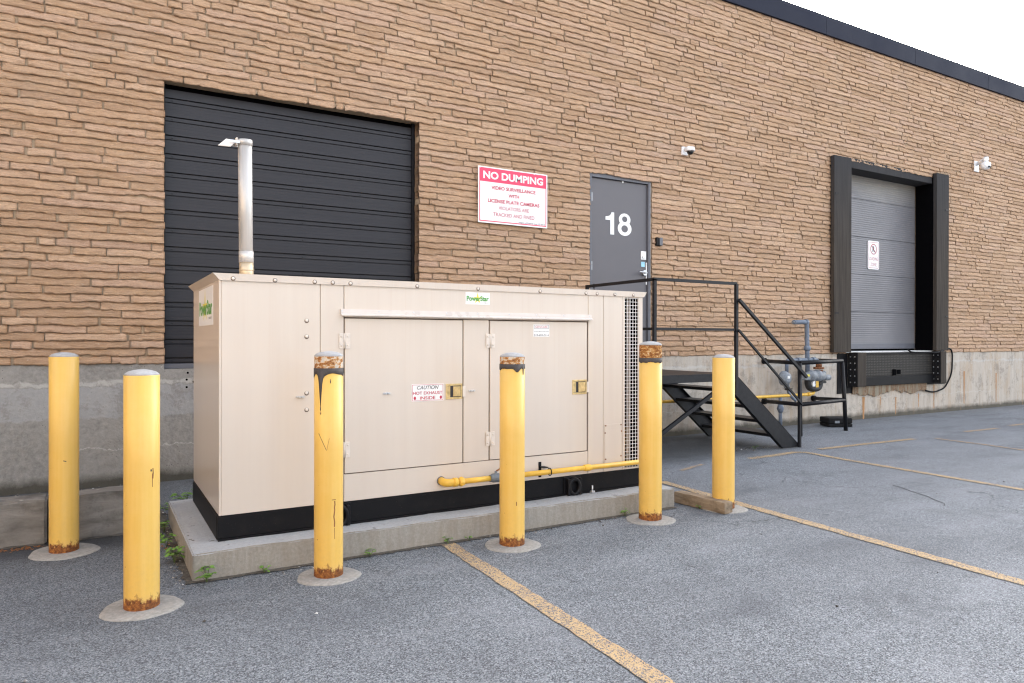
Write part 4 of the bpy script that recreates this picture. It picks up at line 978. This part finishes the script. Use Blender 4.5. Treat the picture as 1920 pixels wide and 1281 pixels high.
# gas feed pipe along the generator
gp = empty('gas_pipe', (2.9, -2.95, .35), 'yellow gas pipe with a grey valve running along the foot of the beige generator', 'pipe')
py_ = -2.945; zp = .352
el = MB().tube(route([(1.985, YF - .001, zp + .004), (1.985, py_, zp), (2.06, py_, zp)], .055, 8), .026, 16).tube([(2.040, py_, zp), (2.068, py_, zp)], .030, 16).build('elbow', 'gas_yellow', gp)
MB().tube([(1.985, YF - .006, zp + .004), (1.985, YF - .0005, zp + .004)], .030, 16).build('seal_ring', 'valve_grey', el)
MB().tube([(2.068, py_, zp), (2.315, py_, zp)], .0185, 16).tube([(2.082, py_, zp), (2.098, py_, zp), (2.118, py_, zp)], [.026, .034, .026], 8, True, False).tube([(2.415, py_, zp), (3.745, py_, zp)], .0185, 16).build('pipe', 'gas_yellow', gp)
MB().tube(route([(3.74, py_, zp), (3.80, py_, zp), (3.80, -2.7, zp)], .05, 6), .0185, 14).tube([(3.80, -2.7, zp), (3.80, -.25, zp)], .0185, 14).build('return_pipe', 'gas_yellow', gp)
MB().tube([(3.10, py_, zp), (3.112, py_, zp), (3.15, py_, zp), (3.162, py_, zp)], [.022, .025, .025, .022], 16).build('coupling', 'gas_yellow', gp)
vl = MB().tube([(2.315, py_, zp), (2.328, py_, zp), (2.34, py_, zp), (2.38, py_, zp), (2.392, py_, zp), (2.412, py_, zp)], [.024, .026, .031, .031, .026, .024], 12).tube([(2.362, py_, zp), (2.362, py_, zp + .045)], .010, 10).build('valve', 'valve_grey', gp)
MB().tube([(2.362, py_ - .002, zp + .045), (2.385, py_ - .004, zp + .056), (2.41, py_ - .004, zp + .075), (2.48, py_ - .004, zp + .078)], .0055, 8).build('lever', 'rust', vl)
MB().box(2.752, 2.776, YF - .004, YF - .0004, .305, .415, .001).box(2.76, 2.80, YF - .06, YF - .004, .378, .384).tube([(2.80, py_ + .026 * math.cos(rad(a)), zp + .026 * math.sin(rad(a))) for a in range(0, 361, 24)], .0035, 8, False).build('pipe_clamp', 'black', gp)

# ================================================================== STEEL STAIR
ss = empty('steel_stair', (6.0, -.9, 0), 'black steel landing and open steps with pipe handrails below door 18', 'stairs')
PX0, PX1, PY0, PY1, PZ = 5.04, 6.265, -1.50, -.02, .915
MB().box(PX0, PX1, PY0 + .008, PY1, PZ - .010, PZ - .0, .001).build('landing', 'stair', ss)
MB().box(PX0, PX1, PY0, PY0 + .0075, PZ - .085, PZ + .002).box(PX1 - .007, PX1, PY0 + .008, PY1, PZ - .085, PZ - .0105).box(PX0, PX0 + .007, PY0 + .008, PY1, PZ - .085, PZ - .0105).build('landing_edge', 'stair', ss)
def stringer(y0, y1):
    # sloping channel: web plus two flanges
    top = [(6.262, .917), (7.385, .010), (7.06, .010), (6.262, .672)]
    m = MB().prism(top, 'y', y0, y0 + .007); s = -.807
    m.add([(6.262, y0, .917), (7.385, y0, .010), (7.385, y1, .010), (6.262, y1, .917), (6.262, y0, .909), (7.375, y0, .010), (7.375, y1, .010), (6.262, y1, .909)], [(0, 1, 2, 3), (4, 5, 6, 7), (0, 1, 5, 4), (3, 2, 6, 7), (0, 3, 7, 4), (1, 2, 6, 5)])
    m.add([(6.262, y0, .680), (7.07, y0, .010), (7.07, y1, .010), (6.262, y1, .680), (6.262, y0, .672), (7.06, y0, .010), (7.06, y1, .010), (6.262, y1, .672)], [(0, 1, 2, 3), (4, 5, 6, 7), (0, 1, 5, 4), (3, 2, 6, 7), (0, 3, 7, 4), (1, 2, 6, 5)])
    return m.build('stringer', 'stair', ss)
stringer(-1.50, -1.455); stringer(-.30, -.345)
for k in range(1, 5):
    z = PZ - k * .1835; xn = 6.262 + (.917 - z) / .807 - .03
    MB().box(xn - .24, xn, -1.4535, -.3465, z - .006, z, .001).box(xn - .006, xn, -1.4535, -.3465, z - .040, z - .0065).box(xn - .24, xn - .234, -1.4535, -.3465, z - .035, z - .0065).build('tread', 'stair', ss)
def sq(m, a, b, s=.034, side=(0, 1, 0)): return m.bar(a, b, s, s, side)
MB().box(5.043, 5.077, -1.517, -1.483, 0, 1.93).build('post', 'stair', ss)
MB().box(6.238, 6.272, -1.536, -1.502, .70, 1.925).build('post', 'stair', ss)
MB().box(5.043, 5.077, -.335, -.301, .916, 1.915).build('post', 'stair', ss)
MB().box(7.325, 7.357, -1.536, -1.504, 0, .93).build('post', 'stair', ss)
m = MB(); m.box(5.043, 6.272, -1.536 + .019, -1.483, 1.915, 1.947).box(5.043, 5.077, -1.482, -.301, 1.912, 1.944); m.build('top_rail', 'stair', ss)
m = MB(); m.box(5.078, 6.237, -1.520, -1.490, 1.396, 1.424).box(5.046, 5.074, -1.482, -.336, 1.396, 1.424); m.build('middle_rail', 'stair', ss)
m = MB(); sq(m, (6.262, -1.555, 1.745), (7.425, -1.555, .845), .032); m.build('handrail', 'stair', ss)
m = MB(); sq(m, (6.262, -1.548, 1.405), (7.36, -1.548, .515), .022); m.build('lower_handrail', 'stair', ss)
m = MB(); m.bar((4.62, -1.47, 0.0), (6.20, -1.47, .83), .03, .04); m.build('brace', 'stair', ss)
m = MB(); m.bar((5.06, -.05, .86), (5.06, -1.45, .1), .03, .03, (1, 0, 0)); m.build('brace', 'stair', ss)
MB().box(5.05, 5.09, -.06, -.02, 0, .828).build('leg', 'stair', ss); MB().box(6.22, 6.26, -.06, -.02, 0, .828).build('leg', 'stair', ss)
m = MB(); m.tube([(5.06, -.45, 1.95), (5.06, -.45, 1.90), (5.065, -.45, 1.86)], .006, 6).tube([(5.06 + .022 * math.cos(q), -.45, 1.928 + .022 * math.sin(q)) for q in [k * .6 for k in range(12)]], .004, 6, False); m.build('chain_hook', 'stair', ss)
# pipe guard in front of the gas meter
gf = empty('pipe_guard', (8.9, -.5, 0), 'black pipe barrier frame standing around the gas meter', 'barrier')
r_ = .028; A = (8.20, -.87); B = (9.26, -.81)
MB().tube([(A[0], A[1], 0), (A[0] - .02, A[1], .985)], r_, 14).build('leg', 'black', gf)
MB().tube([(B[0], B[1], 0), (B[0] - .03, B[1], .42), (B[0] - .09, B[1], .985)], r_, 14).build('leg', 'black', gf)
MB().tube([(8.49, -.008, .985), (A[0] - .02, A[1], .985)], r_, 14).tube([(A[0] - .02, A[1], .985), (B[0] - .09, B[1], 1.0)], r_, 14).tube([(B[0] - .09, B[1], .99), (9.60, -.008, .985)], r_, 14).build('top_rail', 'black', gf)
MB().tube([(8.49, -.008, .396), (A[0], A[1], .425)], r_, 14).tube([(A[0], A[1], .425), (B[0] - .03, B[1], .440)], r_, 14).tube([(B[0] - .03, B[1], .440), (9.604, -.008, .392)], r_, 14).build('lower_rail', 'black', gf)
for (x, z) in ((8.49, .985), (8.49, .396), (9.60, .985), (9.604, .392)): MB().tube([(x, -.0065, z), (x - .01, -.05, z)], .045, 16).build('wall_flange', 'black_matte', gf)
# gas meter set
gm = empty('gas_meter', (9.1, -.2, .8), 'grey gas regulator and meter set with painted pipes against the foundation', 'gas meter')
yg = -.22
MB().tube(route([(8.86, yg - .02, 1.556), (9.18, yg, 1.562), (9.19, yg, 1.2), (9.20, yg, .80)], .05, 6), .033, 16).tube([(9.19, yg, 1.205), (9.19, yg, 1.19), (9.19, yg, 1.15), (9.19, yg, 1.135)], [.036, .050, .050, .036], 16).tube([(9.14, yg, 1.562), (9.19, yg, 1.562)], .040, 14).build('riser_pipe', 'pipe_grey', gm)
MB().tube([(8.84, yg - .02, 1.553), (8.87, yg - .02, 1.556)], .022, 12).build('vent', 'meter_grey', gm)
MB().tube(route([(8.735, yg, .80), (8.735, yg, .998), (9.42, yg, 1.0), (9.46, yg, .93)], .05, 6), .026, 14).tube([(8.78, yg, .999), (8.86, yg, .999)], .036, 12).tube([(8.96, yg, .999), (9.02, yg, .999)], .036, 12).tube([(9.30, yg, 1.0), (9.36, yg, 1.0)], .036, 12).build('crossover_pipe', 'pipe_grey', gm)
rg = MB().tube([(8.67, yg - .085, .735), (8.67, yg - .07, .735), (8.67, yg - .03, .735), (8.67, yg - .02, .735), (8.67, yg + .01, .735), (8.67, yg + .05, .735)], [.045, .085, .098, .108, .108, .05], 26).tube([(8.735, yg, .82), (8.735, yg, .62)], .033, 14).tube([(8.70, yg, .62), (8.77, yg, .62)], .03, 12).build('regulator', 'meter_grey', gm)
MB().box(8.645, 8.70, yg - .088, yg - .0855, .735, .775).build('label', 'white', rg)
MB().tube(route([(8.76, yg, .64), (8.77, yg, .52), (8.86, yg - .02, .43), (8.93, yg, .40)], .05, 5), .022, 12).build('outlet_pipe', 'pipe_grey', gm)
MB().tube([(8.745, yg, .60), (8.745, yg, .56)], .036, 8).box(8.78, 8.84, yg - .02, yg + .0, .57, .585).build('union', 'black_pipe', gm)
MB().tube([(8.60, yg, -.02), (8.60, yg, .46)], .026, 14).tube([(8.60, yg, .24), (8.60, yg, .28), (8.60, yg, .32), (8.60, yg, .36)], [.030, .045, .045, .030], 10).tube([(8.545, yg, .30), (8.655, yg, .30)], .022, 8).build('ground_pipe', 'pipe_grey', gm)
mt_ = MB().box(9.04, 9.16, yg - .09, yg + .05, .70, .80, .01).tube([(9.13, yg - .02, .755), (9.20, yg - .02, .755), (9.21, yg - .02, .755), (9.26, yg - .02, .755), (9.27, yg - .02, .755), (9.34, yg - .02, .755), (9.35, yg - .02, .755), (9.42, yg - .02, .755), (9.43, yg - .02, .755), (9.52, yg - .02, .755)], [.055, .075, .09, .09, .08, .08, .09, .09, .08, .07], 22).tube([(9.50, yg - .03, .725), (9.66, yg - .03, .725)], .045, 14).tube([(9.52, yg - .03, .80), (9.56, yg - .03, .80)], .03, 12).build('meter_body', 'meter_grey', gm)
MB().box(9.07, 9.13, yg - .0935, yg - .0905, .755, .785).build('label', 'yellow_print', mt_)
MB().tube([(9.46, yg, .82), (9.46, yg, .845)], .06, 16).tube([(9.46, yg, .855), (9.46, yg, .885)], .078, 16).tube([(9.46, yg, .885), (9.46, yg, .95)], .045, 14).tube([(9.46, yg, .95), (9.46, yg, .975)], .055, 8).build('flange', 'rust', gm)
ub = MB().tube(route([(9.205, yg, .80), (9.205, yg, .60), (9.30, yg, .555), (9.46, yg, .565), (9.49, yg, .64), (9.49, yg, .72)], .09, 6), .047, 18).tube([(9.33, yg, .655), (9.62, yg, .655)], .02, 8).build('u_bend', 'black_pipe', gm)
MB().box(9.24, 9.30, yg - .060, yg - .057, .60, .69).build('tag', 'white', ub); MB().box(9.315, 9.375, yg - .062, yg - .059, .585, .68).build('tag', 'gas_yellow', ub)
yp = MB().tube(route([(9.345, yg, .545), (9.345, yg, .492), (9.25, yg, .480), (7.6, yg, .482), (5.8, yg, .50), (3.92, yg, .505)], .04, 5), .0225, 14).tube([(9.20, yg, .481), (9.26, yg, .482)], .030, 14).build('gas_supply_pipe', 'gas_yellow'); tag(yp, 'yellow gas line running along the foundation wall from the meter behind the steel stair', 'pipe')
# black block by the wall
bb = empty('rubber_block', (9.45, -.42, 0), 'black block lying on the asphalt behind the right leg of the pipe barrier', 'block')
R4 = Matrix.Translation((9.40, -.46, 0)) @ Matrix.Rotation(rad(-28), 4, 'Z')
MB().box(-.02, .34, .0, .30, .006, .05, .008, R4).box(-.02, .34, .0, .30, .054, .135, .012, R4).build('block_body', 'black_matte', bb)
MB().box(.07, .14, -.004, -.001, .062, .098, 0, R4).build('label', 'meter_grey', bb)

# ================================================================== WEEDS
def weed(x, y, h, n, label, dry=0, spread=.5, z0=0.0):
    w_ = empty('weed', (x, y, z0), label, 'weed', 'small weeds growing from the cracks')
    L = MB(); S = MB(); D = MB()
    for i in range(n):
        a = random.uniform(0, 6.28); r = h * spread * random.uniform(.3, 1.1); hh = h * random.uniform(.35, 1)
        tip = Vector((x + r * math.cos(a), y + r * math.sin(a), z0 + hh)); mid = Vector((x + r * .35 * math.cos(a), y + r * .35 * math.sin(a), z0 + hh * .7))
        S.tube(bez((x, y, z0), mid, tip, 4), .0011, 5, False)
        for k in range(3):                    # three-lobed leaf
            b = a + (k - 1) * 1.1 + random.uniform(-.3, .3); ln = max(.014, h * random.uniform(.26, .42)); d = Vector((math.cos(b), math.sin(b), random.uniform(-.35, .25))).normalized(); sd_ = d.cross(Vector((0, 0, 1))).normalized() * ln * .38
            up = Vector((0, 0, ln * .12)); P = [tip, tip + d * ln * .35 + sd_ * .8 + up, tip + d * ln * .75 + sd_ * .75, tip + d * ln, tip + d * ln * .75 - sd_ * .75, tip + d * ln * .35 - sd_ * .8 + up, tip + d * ln * .5 - up * .3]
            L.add(P, [(0, 1, 6), (1, 2, 6), (2, 3, 6), (3, 4, 6), (4, 5, 6), (5, 0, 6)])
    S.build('stem', 'stem', w_, False); L.build('leaves', 'leaf', w_, False)
    if dry:
        for i in range(dry):
            c = Vector((x + random.gauss(0, .05), y + random.gauss(0, .05), z0 + .008)); a = random.uniform(0, 6.28); d = Vector((math.cos(a), math.sin(a), .2)) * .012; s_ = Vector((-math.sin(a), math.cos(a), 0)) * .007
            D.add([c - d, c + s_, c + d, c - s_], [(0, 1, 2, 3)])
        D.build('dry_leaves', 'leaf_dry', w_, False)
weed(.515, -3.105, .085, 12, 'leafy weed at the near left corner of the concrete pad', spread=.55)
weed(.81, -3.10, .045, 8, 'low weed at the pad front between the second and third bollards')
weed(1.42, -3.10, .042, 9, 'flat weed at the pad front just right of the bollard with the black drip', spread=.9)
weed(1.93, -3.10, .045, 9, 'weed at the pad foot where a yellow parking line begins', spread=.8)
weed(2.08, -3.10, .040, 6, 'tiny weed at the pad foot just left of the middle bollard')
weed(2.44, -3.09, .075, 6, 'upright weed peeking out behind the middle bollard')
weed(3.36, -3.10, .055, 7, 'spindly weed at the pad foot near the wire grille end')
weed(.395, -2.66, .10, 12, 'bushy weed against the left side of the pad, nearest the front', spread=.5)
weed(.385, -2.30, .09, 9, 'weed with dry leaves halfway along the left side of the pad', 14)
weed(.40, -1.92, .085, 9, 'weed low at the rear left side of the pad')
weed(.50, -1.42, .10, 14, 'weed spreading behind the pad under the dark siding', spread=.8)
weed(.62, -1.15, .12, 14, 'taller weed by the wall left of the generator', spread=.7)
weed(3.99, -3.22, .035, 6, 'small weed beside the brown timber block', spread=1.0)
weed(7.22, -1.42, .06, 7, 'grassy weed at the foot of the steel stair', spread=.8)
weed(6.75, -1.36, .05, 6, 'yellowish weed under the bottom tread of the stair', spread=.9)
m = MB()
for i in range(70):
    c = Vector((random.gauss(-.38, .09), random.gauss(-1.90, .022), .006)); a = random.uniform(0, 6.28); d = Vector((math.cos(a), math.sin(a), .3)) * .011; s_ = Vector((-math.sin(a), math.cos(a), .1)) * .006
    m.add([c - d, c + s_, c + d, c - s_], [(0, 1, 2, 3)])
o = m.build('dry_leaf_litter', 'leaf_dry', None, False); o['kind'] = 'stuff'; tag(o, 'brown leaf crumbs at the foot of the grey timbers by the left bollard', 'leaf litter')
